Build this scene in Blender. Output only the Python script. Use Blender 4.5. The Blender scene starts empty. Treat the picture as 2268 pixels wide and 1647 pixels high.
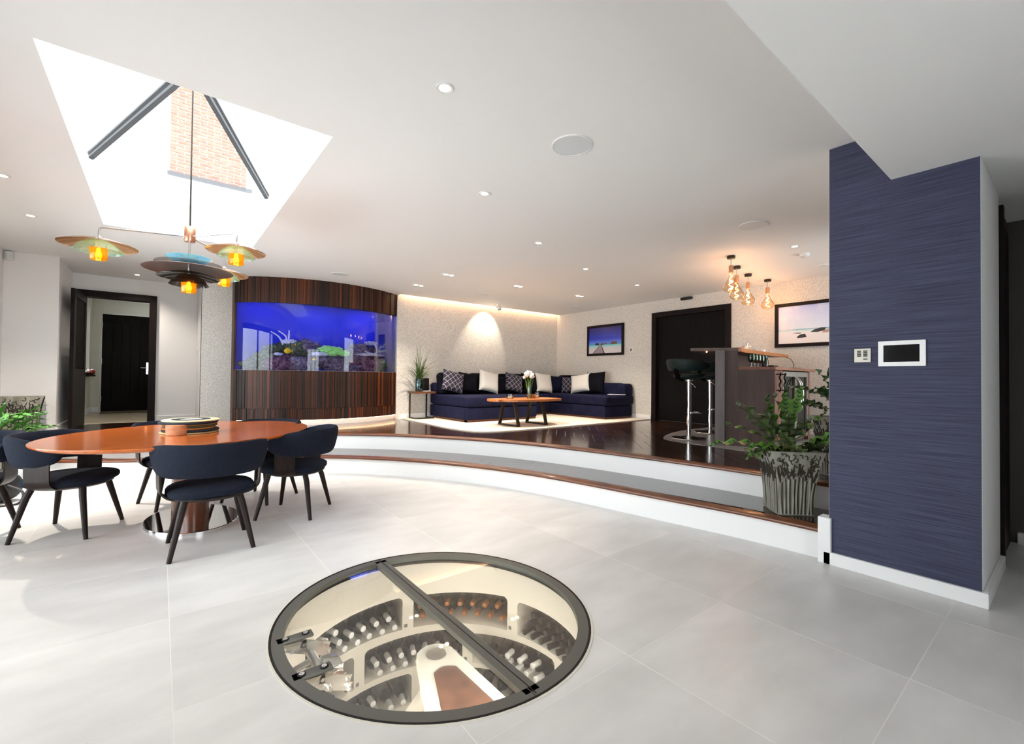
import bpy, bmesh, math, random
import numpy as np
from mathutils import Vector, Matrix, noise
from mathutils.geometry import delaunay_2d_cdt, tessellate_polygon

random.seed(7)
PI = math.pi
scene = bpy.context.scene
COL = scene.collection

# ------------------------------------------------------------------ camera
EYE = 1.15
YAW, PITCH, ROLL, FPX = 0.665830649, 0.0146752044, -0.0107277371, 990.943
fw = Vector((math.sin(YAW) * math.cos(PITCH), math.cos(YAW) * math.cos(PITCH), math.sin(PITCH)))
rt = Vector((math.cos(YAW), -math.sin(YAW), 0))
dn = fw.cross(rt)
rt2 = math.cos(ROLL) * rt + math.sin(ROLL) * dn
dn2 = -math.sin(ROLL) * rt + math.cos(ROLL) * dn
cam_data = bpy.data.cameras.new('camera')
cam = bpy.data.objects.new('camera', cam_data)
COL.objects.link(cam)
mw = Matrix.Identity(4)
for i in range(3):
    mw[i][0] = rt2[i]; mw[i][1] = -dn2[i]; mw[i][2] = -fw[i]
mw[0][3], mw[1][3], mw[2][3] = 0, 0, EYE
cam.matrix_world = mw
cam_data.sensor_fit = 'HORIZONTAL'; cam_data.sensor_width = 36.0
cam_data.lens = 36.0 * FPX / 2268.0
cam_data.clip_start = 0.02; cam_data.clip_end = 200
scene.camera = cam

# ------------------------------------------------------------------ sky, daylight openings, exposure
SKY = 1.0
world = bpy.data.worlds.new('sky'); scene.world = world
world.use_nodes = True
wn = world.node_tree
bg = wn.nodes['Background']
bg.inputs['Color'].default_value = (0.93, 0.97, 1.0, 1)
bg.inputs['Strength'].default_value = SKY
scene.view_settings.view_transform = 'Standard'
scene.view_settings.look = 'None'
scene.view_settings.exposure = 3.06
scene.view_settings.gamma = 1.0
scene.view_settings.use_curve_mapping = False


def portal(name, loc, direction, sx, sy):
    """a light portal standing in a glazed opening: lets the renderer find the sky through it"""
    l = bpy.data.lights.new(name, 'AREA'); l.shape = 'RECTANGLE'; l.size = sx; l.size_y = sy
    l.cycles.is_portal = True
    o = bpy.data.objects.new(name, l); COL.objects.link(o)
    o.location = loc
    o.rotation_euler = Vector(direction).to_track_quat('-Z', 'Y').to_euler()
    return o


portal('skylight_portal', (0.19, 4.4, 3.22), (0, 0, -1), 1.54, 3.2)
portal('garden_door_portal', (-1.54, 4.5, 1.12), (1, 0, 0), 5.3, 2.2)
portal('added_rear_door_portal', (.5, -2.63, 1.12), (0, 1, 0), 2.2, 2.2)
portal('added_bar_window_portal', (6.27, .46, 1.45), (0, 1, 0), 1.8, 1.95)
portal('hall_window_portal', (-1.09, 11.24, 1.75), (1, 0, 0), 1.0, 1.25)


def lamp(kind, name, loc, power, color, direction=None, size=0.05, angle=None, blend=0.3, parent=None, size_y=None):
    l = bpy.data.lights.new(name, kind); l.energy = power; l.color = color
    if kind == 'AREA':
        l.size = size
        if size_y: l.shape = 'RECTANGLE'; l.size_y = size_y
    elif kind in ('POINT', 'SPOT'):
        l.shadow_soft_size = size
    if kind == 'SPOT':
        l.spot_size = angle; l.spot_blend = blend
    o = bpy.data.objects.new(name, l); COL.objects.link(o)
    o.location = loc
    if direction is not None:
        o.rotation_euler = Vector(direction).to_track_quat('-Z', 'Y').to_euler()
    if parent is not None:
        o.parent = parent
    return o


# ------------------------------------------------------------------ materials
MATS = {}


def nd(nt, t, **kw):
    n = nt.nodes.new(t)
    for k, v in kw.items():
        if k.startswith('i_'):
            n.inputs[k[2:].replace('_', ' ')].default_value = v
        else:
            setattr(n, k, v)
    return n


def srgb(r, g, b):
    f = lambda c: c / 12.92 if c <= .04045 else ((c + .055) / 1.055) ** 2.4
    return (f(r / 255), f(g / 255), f(b / 255), 1)


def mat(name, color, rough=.5, metal=0.0, color2=None, nscale=(8, 8, 8), ndetail=4, bump=0.0, bscale=None,
        rnd=0.0, spec=.5, coat=0.0, sheen=0.0, ramp=(.35, .65), emit=None, estr=0.0, trans=0.0):
    m = bpy.data.materials.new(name); m.use_nodes = True
    nt = m.node_tree; b = nt.nodes['Principled BSDF']
    b.inputs['Base Color'].default_value = color
    b.inputs['Roughness'].default_value = rough
    b.inputs['Metallic'].default_value = metal
    b.inputs['Specular IOR Level'].default_value = spec
    b.inputs['Coat Weight'].default_value = coat
    b.inputs['Coat Roughness'].default_value = .08
    b.inputs['Sheen Weight'].default_value = sheen
    b.inputs['Transmission Weight'].default_value = trans
    if emit is not None:
        b.inputs['Emission Color'].default_value = emit
        b.inputs['Emission Strength'].default_value = estr
    out = None
    if color2 is not None or bump:
        tc = nd(nt, 'ShaderNodeTexCoord')
        mp = nd(nt, 'ShaderNodeMapping'); mp.inputs['Scale'].default_value = nscale
        nt.links.new(tc.outputs['Object'], mp.inputs['Vector'])
        nz = nd(nt, 'ShaderNodeTexNoise'); nz.inputs['Scale'].default_value = 1.0; nz.inputs['Detail'].default_value = ndetail
        nt.links.new(mp.outputs['Vector'], nz.inputs['Vector'])
        if color2 is not None:
            cr = nd(nt, 'ShaderNodeValToRGB')
            cr.color_ramp.elements[0].position = ramp[0]; cr.color_ramp.elements[1].position = ramp[1]
            cr.color_ramp.elements[0].color = color; cr.color_ramp.elements[1].color = color2
            nt.links.new(nz.outputs['Fac'], cr.inputs['Fac'])
            out = cr.outputs['Color']
        if bump:
            bs = nz
            if bscale is not None:
                mp2 = nd(nt, 'ShaderNodeMapping'); mp2.inputs['Scale'].default_value = bscale
                nt.links.new(tc.outputs['Object'], mp2.inputs['Vector'])
                bs = nd(nt, 'ShaderNodeTexNoise'); bs.inputs['Scale'].default_value = 1.0; bs.inputs['Detail'].default_value = 3
                nt.links.new(mp2.outputs['Vector'], bs.inputs['Vector'])
            bp = nd(nt, 'ShaderNodeBump'); bp.inputs['Strength'].default_value = bump; bp.inputs['Distance'].default_value = .004
            nt.links.new(bs.outputs['Fac'], bp.inputs['Height'])
            nt.links.new(bp.outputs['Normal'], b.inputs['Normal'])
    if rnd:
        oi = nd(nt, 'ShaderNodeObjectInfo')
        mr = nd(nt, 'ShaderNodeMapRange'); mr.inputs['To Min'].default_value = 1 - rnd; mr.inputs['To Max'].default_value = 1 + rnd
        nt.links.new(oi.outputs['Random'], mr.inputs['Value'])
        hs = nd(nt, 'ShaderNodeHueSaturation')
        nt.links.new(mr.outputs['Result'], hs.inputs['Value'])
        if out is not None: nt.links.new(out, hs.inputs['Color'])
        else: hs.inputs['Color'].default_value = color
        out = hs.outputs['Color']
    if out is not None:
        nt.links.new(out, b.inputs['Base Color'])
    MATS[name] = m
    return m


def glass(name, tint=(1, 1, 1, 1), refl=1.0, rough=0.0, ior=1.45, base=0.0):
    """thin clear pane: tinted transparency with a fresnel reflection"""
    m = bpy.data.materials.new(name); m.use_nodes = True
    nt = m.node_tree
    nt.nodes.remove(nt.nodes['Principled BSDF'])
    o = nt.nodes['Material Output']
    tr = nd(nt, 'ShaderNodeBsdfTransparent'); tr.inputs['Color'].default_value = tint
    gl = nd(nt, 'ShaderNodeBsdfGlossy'); gl.inputs['Roughness'].default_value = rough
    fr = nd(nt, 'ShaderNodeFresnel'); fr.inputs['IOR'].default_value = ior
    mt = nd(nt, 'ShaderNodeMath', operation='MULTIPLY_ADD')
    mt.inputs[1].default_value = refl; mt.inputs[2].default_value = base
    nt.links.new(fr.outputs['Fac'], mt.inputs[0])
    mx = nd(nt, 'ShaderNodeMixShader')
    nt.links.new(mt.outputs[0], mx.inputs['Fac'])
    nt.links.new(tr.outputs['BSDF'], mx.inputs[1]); nt.links.new(gl.outputs['BSDF'], mx.inputs[2])
    nt.links.new(mx.outputs['Shader'], o.inputs['Surface'])
    MATS[name] = m
    return m


def glow(name, color, strength):
    m = bpy.data.materials.new(name); m.use_nodes = True
    nt = m.node_tree; nt.nodes.remove(nt.nodes['Principled BSDF'])
    e = nd(nt, 'ShaderNodeEmission'); e.inputs['Color'].default_value = color; e.inputs['Strength'].default_value = strength
    nt.links.new(e.outputs['Emission'], nt.nodes['Material Output'].inputs['Surface'])
    MATS[name] = m
    return m


def ramp_mat(name, axis, lo, hi, stops, rough=.4, cloud=None):
    """flat print: colours laid out along one object axis"""
    m = bpy.data.materials.new(name); m.use_nodes = True
    nt = m.node_tree; b = nt.nodes['Principled BSDF']; b.inputs['Roughness'].default_value = rough
    tc = nd(nt, 'ShaderNodeTexCoord'); sp = nd(nt, 'ShaderNodeSeparateXYZ')
    nt.links.new(tc.outputs['Object'], sp.inputs['Vector'])
    mr = nd(nt, 'ShaderNodeMapRange'); mr.inputs['From Min'].default_value = lo; mr.inputs['From Max'].default_value = hi
    nt.links.new(sp.outputs[axis], mr.inputs['Value'])
    cr = nd(nt, 'ShaderNodeValToRGB')
    els = cr.color_ramp.elements
    els[0].position, els[0].color = stops[0]
    els[1].position, els[1].color = stops[-1]
    for p, c in stops[1:-1]:
        e = els.new(p); e.color = c
    nt.links.new(mr.outputs['Result'], cr.inputs['Fac'])
    out = cr.outputs['Color']
    if cloud is not None:
        nz = nd(nt, 'ShaderNodeTexNoise'); nz.inputs['Scale'].default_value = cloud[0]; nz.inputs['Detail'].default_value = 5
        nt.links.new(tc.outputs['Object'], nz.inputs['Vector'])
        c2 = nd(nt, 'ShaderNodeValToRGB'); c2.color_ramp.elements[0].position = .45; c2.color_ramp.elements[1].position = .7
        nt.links.new(nz.outputs['Fac'], c2.inputs['Fac'])
        ml = nd(nt, 'ShaderNodeMath', operation='MULTIPLY'); ml.inputs[1].default_value = cloud[2]
        nt.links.new(c2.outputs['Color'], ml.inputs[0])
        mx = nd(nt, 'ShaderNodeMixRGB'); mx.inputs['Color2'].default_value = cloud[1]
        nt.links.new(ml.outputs[0], mx.inputs['Fac']); nt.links.new(out, mx.inputs['Color1'])
        out = mx.outputs['Color']
    nt.links.new(out, b.inputs['Base Color'])
    MATS[name] = m
    return m


mat('paint_white', (.86, .855, .85, 1), .7)
mat('paint_ceiling', (.86, .855, .845, 1), .8)
mat('riser_white', (.86, .86, .86, 1), .35)
mat('tile', (.62, .61, .595, 1), .34, color2=(.75, .735, .72, 1), nscale=(2.2, 5, 2), ndetail=9, bump=.06, bscale=(60, 60, 60), rnd=.05, ramp=(.3, .7))
mat('grout', (.86, .83, .78, 1), .8)
mat('wallpaper', (.78, .755, .715, 1), .6, color2=(.54, .51, .465, 1), nscale=(85, 85, 60), ndetail=4, bump=.5, bscale=(150, 150, 60), ramp=(.40, .66))
mat('parquet', (.016, .007, .0045, 1), .17, color2=(.045, .017, .008, 1), nscale=(4, 50, 10), ndetail=5, rnd=.45, bump=.05, ramp=(.3, .75), coat=.35)
mat('nosing_wood', (.075, .022, .008, 1), .3, color2=(.20, .06, .017, 1), nscale=(5, 5, 60), ndetail=5, ramp=(.3, .7), coat=.3)
mat('steel', (.62, .62, .61, 1), .28, 1.0)
mat('chrome', (.85, .85, .86, 1), .05, 1.0)
mat('black_metal', (.012, .011, .010, 1), .35, .6)
mat('dark_bronze', (.030, .024, .017, 1), .4, .5)
mat('black_matt', (.010, .010, .011, 1), .6)
mat('espresso_wood', (.0028, .002, .0018, 1), .55, color2=(.006, .004, .0035, 1), nscale=(30, 30, 3), ndetail=4, bump=.08, spec=.12)
mat('espresso_frame', (.006, .003, .003, 1), .5, color2=(.012, .006, .0055, 1), nscale=(40, 40, 4), ndetail=4, spec=.15)
mat('frame_grey', (.13, .13, .115, 1), .38, .35)
mat('warm_white', (.78, .72, .62, 1), .5)
mat('oak_brown', (.10, .033, .013, 1), .35, color2=(.19, .065, .024, 1), nscale=(4, 30, 30), ndetail=5, ramp=(.3, .7))
glass('pane_clear', (.97, .985, .98, 1), 1.0)
glass('pane_lid', (.95, .96, .94, 1), .30)


# ------------------------------------------------------------------ mesh building
class MB:
    def __init__(s):
        s.v = []; s.f = []

    def add(s, vs, fs):
        n = len(s.v)
        s.v += [tuple(p) for p in vs]
        s.f += [tuple(i + n for i in q) for q in fs]
        return s

    def box(s, x0, x1, y0, y1, z0, z1):
        return s.add([(x0, y0, z0), (x1, y0, z0), (x1, y1, z0), (x0, y1, z0), (x0, y0, z1), (x1, y0, z1), (x1, y1, z1), (x0, y1, z1)],
                     [(0, 3, 2, 1), (4, 5, 6, 7), (0, 1, 5, 4), (1, 2, 6, 5), (2, 3, 7, 6), (3, 0, 4, 7)])

    def obox(s, c, size, ax=(1, 0, 0), ay=(0, 1, 0), az=(0, 0, 1)):
        c = Vector(c); ax = Vector(ax) * size[0] / 2; ay = Vector(ay) * size[1] / 2; az = Vector(az) * size[2] / 2
        vs = [c + i * ax + j * ay + k * az for k in (-1, 1) for i, j in ((-1, -1), (1, -1), (1, 1), (-1, 1))]
        return s.add(vs, [(0, 3, 2, 1), (4, 5, 6, 7), (0, 1, 5, 4), (1, 2, 6, 5), (2, 3, 7, 6), (3, 0, 4, 7)])

    def tube(s, pts, r, n=10, caps=True, closed=False, flat=None):
        pts = [Vector(p) for p in pts]; m = len(pts)
        rs = r if isinstance(r, (list, tuple)) else [r] * m
        rings = []; up = None
        for i, p in enumerate(pts):
            if closed: t = (pts[(i + 1) % m] - pts[i - 1])
            else: t = pts[min(i + 1, m - 1)] - pts[max(i - 1, 0)]
            t.normalize()
            if up is None:
                a = Vector((0, 0, 1)) if abs(t.z) < .9 else Vector((1, 0, 0))
                up = (a - t * a.dot(t)).normalized()
            else:
                up = up - t * up.dot(t)
                up = up.normalized() if up.length > 1e-6 else Vector((1, 0, 0))
            sd = t.cross(up)
            k = flat if flat else 1.0
            rings.append([p + (up * math.cos(2 * PI * j / n) * k + sd * math.sin(2 * PI * j / n)) * rs[i] for j in range(n)])
        vs = [q for rg in rings for q in rg]; fs = []
        for i in range(m if closed else m - 1):
            a = i * n; b = ((i + 1) % m) * n
            for j in range(n):
                fs.append((a + j, a + (j + 1) % n, b + (j + 1) % n, b + j))
        if caps and not closed:
            fs.append(tuple(range(n - 1, -1, -1))); fs.append(tuple((m - 1) * n + j for j in range(n)))
        return s.add(vs, fs)

    def cyl(s, p0, p1, r0, r1=None, n=20):
        return s.tube([p0, p1], [r0, r0 if r1 is None else r1], n)

    def lathe(s, prof, c=(0, 0, 0), n=32, sx=1.0, sy=1.0, closed=False, rot=0.0):
        vs = []; fs = []; m = len(prof)
        for (r, z) in prof:
            for j in range(n):
                a = 2 * PI * j / n
                x, y = r * math.cos(a) * sx, r * math.sin(a) * sy
                vs.append((c[0] + x * math.cos(rot) - y * math.sin(rot), c[1] + x * math.sin(rot) + y * math.cos(rot), c[2] + z))
        for i in range(m if closed else m - 1):
            a = i * n; b = ((i + 1) % m) * n
            for j in range(n):
                fs.append((a + j, a + (j + 1) % n, b + (j + 1) % n, b + j))
        if not closed:
            if prof[0][0] > 1e-5: fs.append(tuple(range(n - 1, -1, -1)))
            if prof[-1][0] > 1e-5: fs.append(tuple((m - 1) * n + j for j in range(n)))
        return s.add(vs, fs)

    def prism(s, poly, z0, z1):
        n = len(poly)
        tri = tessellate_polygon([[Vector((p[0], p[1], 0)) for p in poly]])
        vs = [(p[0], p[1], z0) for p in poly] + [(p[0], p[1], z1) for p in poly]
        fs = []
        for t in tri:
            a, b, c = (Vector(poly[i]) for i in t)
            ccw = (b - a).cross(c - a) > 0
            t = t if ccw else t[::-1]
            fs.append(tuple(i + n for i in t)); fs.append(tuple(t[::-1]))
        area = sum(poly[i][0] * poly[(i + 1) % n][1] - poly[(i + 1) % n][0] * poly[i][1] for i in range(n))
        for i in range(n):
            j = (i + 1) % n
            q = (i, j, j + n, i + n)
            fs.append(q if area > 0 else q[::-1])
        return s.add(vs, fs)

    def grid(s, fn, nu, nv, close_u=False):
        vs = [fn(i / (nu if close_u else nu - 1), j / (nv - 1)) for i in range(nu) for j in range(nv)]
        fs = []
        for i in range(nu if close_u else nu - 1):
            for j in range(nv - 1):
                a = i * nv + j; b = ((i + 1) % nu) * nv + j
                fs.append((a, b, b + 1, a + 1))
        return s.add(vs, fs)

    def rbox(s, c, size, r, seg=3):
        """box with rounded edges"""
        hx, hy, hz = (d / 2 for d in size); r = min(r, hx, hy, hz)

        def ticks(h):
            a = [-h + r * (1 - math.cos(PI / 2 * k / seg)) * 1.0 for k in range(seg + 1)]
            return a + [-q for q in a[::-1]]
        def place(p):
            q = Vector((max(-hx + r, min(hx - r, p[0])), max(-hy + r, min(hy - r, p[1])), max(-hz + r, min(hz - r, p[2]))))
            d = Vector(p) - q
            if d.length > 1e-9: d = d.normalized() * r
            return Vector(c) + q + d
        tx, ty, tz = ticks(hx), ticks(hy), ticks(hz)
        for (A, B, mk) in ((tx, ty, lambda a, b: (a, b, hz)), (tx, tz, lambda a, b: (a, -hy, b)), (ty, tz, lambda a, b: (hx, a, b))):
            na, nb = len(A), len(B)
            for sgn in (1, -1):
                vs = []
                for a in A:
                    for b in B:
                        p = mk(a, b)
                        if sgn < 0: p = tuple(-q for q in p)
                        vs.append(place(p))
                fs = [(i * nb + j, (i + 1) * nb + j, (i + 1) * nb + j + 1, i * nb + j + 1) for i in range(na - 1) for j in range(nb - 1)]
                s.add(vs, fs)
        return s

    def xf(s, m):
        s.v = [tuple(m @ Vector(p)) for p in s.v]
        return s

    def mesh(s, name, smooth=False, weld=False, autos=None, recalc=True):
        me = bpy.data.meshes.new(name)
        me.from_pydata(s.v, [], s.f)
        bm = bmesh.new(); bm.from_mesh(me)
        if weld: bmesh.ops.remove_doubles(bm, verts=bm.verts, dist=1e-5)
        lo = [q for q in bm.verts if not q.link_faces]
        if lo: bmesh.ops.delete(bm, geom=lo, context='VERTS')
        if recalc: bmesh.ops.recalc_face_normals(bm, faces=bm.faces)
        if smooth:
            ang = math.radians(autos or 40)
            for f in bm.faces: f.smooth = True
            for e in bm.edges:
                if len(e.link_faces) == 2 and e.calc_face_angle(0) > ang: e.smooth = False
        bm.to_mesh(me); bm.free()
        return me


def link(name, me, m=None, parent=None, loc=None):
    o = bpy.data.objects.new(name, me); COL.objects.link(o)
    if m is not None and me is not None and not me.materials:
        me.materials.append(MATS[m])
    if parent is not None: o.parent = parent
    if loc is not None: o.location = loc
    return o


def tag(o, label=None, cat=None, group=None, kind=None):
    if label: o['label'] = label
    if cat: o['category'] = cat
    if group: o['group'] = group
    if kind: o['kind'] = kind
    return o


def thing(name, label, cat, loc=(0, 0, 0), rz=0.0, group=None):
    o = bpy.data.objects.new(name, None); COL.objects.link(o)
    o.empty_display_size = .1
    o.location = loc; o.rotation_euler = (0, 0, rz)
    return tag(o, label, cat, group)


def part(name, mb, m, parent, smooth=False, world=False, weld=None, label=None, kind=None, root=None):
    """one mesh object under a thing (or under one of its parts); world=True: the mesh is given in room coordinates"""
    if world:
        r = root or parent
        while r.parent is not None: r = r.parent
        mi = (Matrix.Translation(r.location) @ Matrix.Rotation(r.rotation_euler.z, 4, 'Z')).inverted()
        mb.xf(mi)
    me = mb.mesh(name, smooth, smooth if weld is None else weld)
    o = link(name, me, m, parent)
    return tag(o, label, None, None, kind)


def solo(name, mb, m, label, cat, group=None, smooth=False, loc=None, kind=None):
    """a thing that is one mesh; with loc the mesh (room coordinates) gets its origin there"""
    if loc is not None: mb.xf(Matrix.Translation(-Vector(loc)))
    o = link(name, mb.mesh(name, smooth, smooth), m, None, loc)
    return tag(o, label, cat, group, kind)


def struct(name, mb, m, label=None, smooth=False, parent=None):
    o = link(name, mb.mesh(name, smooth, smooth), m, parent)
    if parent is None: o['kind'] = 'structure'
    if label: o['label'] = label
    return o


def copy_tree(o, parent=None):
    c = o.copy(); COL.objects.link(c); c.parent = parent
    for ch in list(o.children):
        copy_tree(ch, c)
    return c


def lerp(a, b, t): return a + (b - a) * t


def interp(x, xs, ys):
    return float(np.interp(x, xs, ys))


def smooth_curve(pts, n):
    """Catmull-Rom through 2D/3D points"""
    P = [Vector(p) for p in pts]; out = []
    m = len(P)
    for i in range(m - 1):
        p0 = P[max(i - 1, 0)]; p1 = P[i]; p2 = P[i + 1]; p3 = P[min(i + 2, m - 1)]
        for k in range(n):
            t = k / n
            out.append(.5 * ((2 * p1) + (p2 - p0) * t + (2 * p0 - 5 * p1 + 4 * p2 - p3) * t * t + (3 * p1 - p0 - 3 * p2 + p3) * t ** 3))
    out.append(P[-1])
    return out


def cut_plate(outer, holes, z0, z1):
    """flat plate with holes (plan polygons), as a closed prism-like mesh"""
    vs = [Vector(p) for p in outer]; es = [(i, (i + 1) % len(outer)) for i in range(len(outer))]
    for h in holes:
        n = len(vs); vs += [Vector(p) for p in h]
        es += [(n + i, n + (i + 1) % len(h)) for i in range(len(h))]
    r = delaunay_2d_cdt(vs, es, [], 0, 1e-6)
    V2, F2 = r[0], r[2]
    def inside(p, poly):
        c = False; j = len(poly) - 1
        for i in range(len(poly)):
            xi, yi = poly[i][0], poly[i][1]; xj, yj = poly[j][0], poly[j][1]
            if (yi > p[1]) != (yj > p[1]) and p[0] < (xj - xi) * (p[1] - yi) / (yj - yi) + xi: c = not c
            j = i
        return c
    fs = []
    for f in F2:
        g = (V2[f[0]] + V2[f[1]] + V2[f[2]]) / 3
        if inside(g, outer) and not any(inside(g, h) for h in holes): fs.append(f)
    mb = MB(); n = len(V2)
    cnt = {}
    for f in fs:
        for a, b in ((f[0], f[1]), (f[1], f[2]), (f[2], f[0])):
            cnt[(a, b)] = 1
    allf = [tuple(i + n for i in f) for f in fs] + [tuple(f[::-1]) for f in fs]
    for (a, b) in cnt:
        if (b, a) not in cnt: allf.append((a, b, b + n, a + n))
    mb.add([(p[0], p[1], z0) for p in V2] + [(p[0], p[1], z1) for p in V2], allf)
    return mb

# ================================================================== THE SETTING
ZP, ZS, ZC, ZL = 0.40, 0.20, 2.64, 2.34      # platform, step, ceiling, lowered ceiling
XW, YW = 7.32, 7.62                          # far right wall, sofa wall
XL = -1.52                                   # garden side wall
SC = Vector((-2.0, 1.7))                     # centre the curved steps swing about
A1 = [-16, -7, -1.5, 3, 9, 17, 25, 33, 42, 50, 58, 64, 70, 75, 81, 85.2, 88]
RR1 = [5.60, 5.44, 5.36, 5.27, 5.225, 5.25, 5.285, 5.30, 5.305, 5.27, 5.20, 5.14, 5.13, 5.25, 5.48, 5.70, 5.88]
RR2 = [6.05, 5.95, 5.90, 5.86, 5.82, 5.835, 5.875, 5.885, 5.895, 5.85, 5.78, 5.72, 5.71, 5.83, 6.06, 6.28, 6.46]


def smooth_tab(rs):
    a = np.linspace(-16, 88, 209)
    r = np.interp(a, A1, rs)
    k = np.hanning(25); k /= k.sum()
    rp = np.concatenate([r[0] + (r[0] - r[1:13][::-1]), r, r[-1] + (r[-1] - r[-13:-1][::-1])])
    return a, np.convolve(rp, k, 'valid')


AA, R1T = smooth_tab(RR1)
_, R2T = smooth_tab(RR2)
def R1(a): return float(np.interp(a, AA, R1T))
def R2(a): return float(np.interp(a, AA, R2T))
def pol(a, r): return (SC.x + r * math.cos(math.radians(a)), SC.y + r * math.sin(math.radians(a)))
ANG = [a for a in np.arange(-13, 86.01, 1.0)]
ANG1 = [a for a in np.arange(-9.0, 86.01, 1.0)]

# ---- wine cellar opening in the floor
WC = Vector((1.09, 1.98)); WAX, WAY, WTH = .772, .722, math.radians(-73.64)
def rho(p): return 1 / math.sqrt((math.cos(p - WTH) / WAX) ** 2 + (math.sin(p - WTH) / WAY) ** 2)
def wp(p, k, off=0.0):
    r = rho(p) * k + off
    return (WC.x + r * math.cos(p), WC.y + r * math.sin(p))
def wring(k, n=96): return [wp(2 * PI * i / n, k) for i in range(n)]
HOLE = wring(1.0)

# ---- floor: grout bed with one object for each tile
fl = cut_plate([(XL - .1, -2.6), (8.0, -2.6), (8.0, 7.4), (XL - .1, 7.4)], [HOLE], -.06, -.0006)
floor = struct('floor', fl, 'grout')
TX, TY, TP = 0.052, 0.417, 0.7525
g = .0018
big = MB().box(g, TP - g, g, TP - g, -.0006, 0).mesh('tile')
big.materials.append(MATS['tile'])
for i in range(-3, 8):
    for j in range(-4, 10):
        x, y = TX + i * TP, TY + j * TP
        if x + TP < XL or x > 5.4: continue
        cor = [(x, y), (x + TP, y), (x + TP, y + TP), (x, y + TP)]
        d = []
        for c in cor:
            v = Vector(c) - SC; a = math.degrees(math.atan2(v.y, v.x)); d.append(v.length - R1(a))
        if min(d) > .05 and y > .5: continue
        if any((Vector(p) - WC).length < 1.3 for p in cor):
            pts = [(x + g, y + g), (x + TP - g, y + g), (x + TP - g, y + TP - g), (x + g, y + TP - g)]
            def ins(p, poly=HOLE):
                v = Vector(p) - WC
                return v.length < rho(math.atan2(v.y, v.x))
            if all(ins(p) for p in pts): continue
            mb = cut_plate(pts, [HOLE], -.0006, 0)
            link('tile', mb.mesh('tile'), 'tile', floor)
        else:
            x0 = max(x, XL)
            if x0 > x:
                link('tile', MB().box(x0 + g, x + TP - g, y + g, y + TP - g, -.0006, 0).mesh('tile'), 'tile', floor)
            else:
                link('tile', big, None, floor, (x, y, 0))

# ---- curved steps
lo = [pol(a, R1(a)) for a in ANG1] + [pol(a, R2(a) + .06) for a in ANG1[::-1]]
step = struct('floor_step', MB().prism(lo, 0, ZS - .012), 'riser_white')
hi = [pol(a, R2(a)) for a in ANG]
outer = [(XL - .1, 8.2), (XL - .1, 9.25), (.6, 9.25), (.6, 8.3), (3.5, 8.3), (3.5, YW + .1), (XW + .2, YW + .1), (XW + .2, .36)]
plat = struct('floor_raised', MB().prism(hi + outer, 0, ZP - .012), 'riser_white')


def strip(angs, fr, z0, z1, a0=-.022, a1=.10):
    mb = MB(); vs = []; fs = []
    sec = [(a0, z0), (a0 - .004, (z0 + z1) / 2), (a0, z1 - .003), (a0 + .004, z1), (a1, z1), (a1, z0)]
    n = len(sec)
    for a in angs:
        for (dr, z) in sec:
            x, y = pol(a, fr(a) + dr); vs.append((x, y, z))
    for i in range(len(angs) - 1):
        for j in range(n):
            fs.append((i * n + j, i * n + (j + 1) % n, (i + 1) * n + (j + 1) % n, (i + 1) * n + j))
    fs.append(tuple(range(n))); fs.append(tuple((len(angs) - 1) * n + j for j in range(n - 1, -1, -1)))
    return mb.add(vs, fs)


link('nosing', strip(ANG1, R1, ZS - .026, ZS).mesh('nosing', True, True), 'nosing_wood', step)
link('nosing', strip(ANG, R2, ZP - .026, ZP).mesh('nosing', True, True), 'nosing_wood', plat)


# ---- herringbone blocks
def clip(poly, p, n):
    out = []
    for i in range(len(poly)):
        a, b = Vector(poly[i]), Vector(poly[(i + 1) % len(poly)])
        da, db = (a - p).dot(n), (b - p).dot(n)
        if da >= 0: out.append(a)
        if da * db < 0: out.append(a + (b - a) * (da / (da - db)))
    return out


BW, BN = .12, 5
BL = BW * BN
c45 = math.sqrt(.5)
def rot45(x, y): return Vector((c45 * (x - y), c45 * (x + y)))
gb = .0022
blockH = MB().box(gb, BL - gb, gb, BW - gb, -.012, 0).mesh('parquet_block'); blockH.materials.append(MATS['parquet'])
cand = []
for k in range(-90, 130):
    for m in range(-20, 22):
        bx, by = k * BW + m * BL, k * BW - m * BL
        for (ox, oy, w, h, ver) in ((0, 0, BL, BW, 0), (BL, BW - BL, BW, BL, 1)):
            x0, y0 = bx + ox, by + oy
            rect = [rot45(x0, y0), rot45(x0 + w, y0), rot45(x0 + w, y0 + h), rot45(x0, y0 + h)]
            ctr = (rect[0] + rect[2]) / 2
            if not (XL - .2 < ctr.x < XW + .1 and .3 < ctr.y < 9.4): continue
            v = ctr - SC; a = math.degrees(math.atan2(v.y, v.x)); r = v.length
            if a < -16 or a > 88: continue
            cand.append((rect, ctr, a, r, ver, x0, y0))
rest = MB(); singles = []
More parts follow.
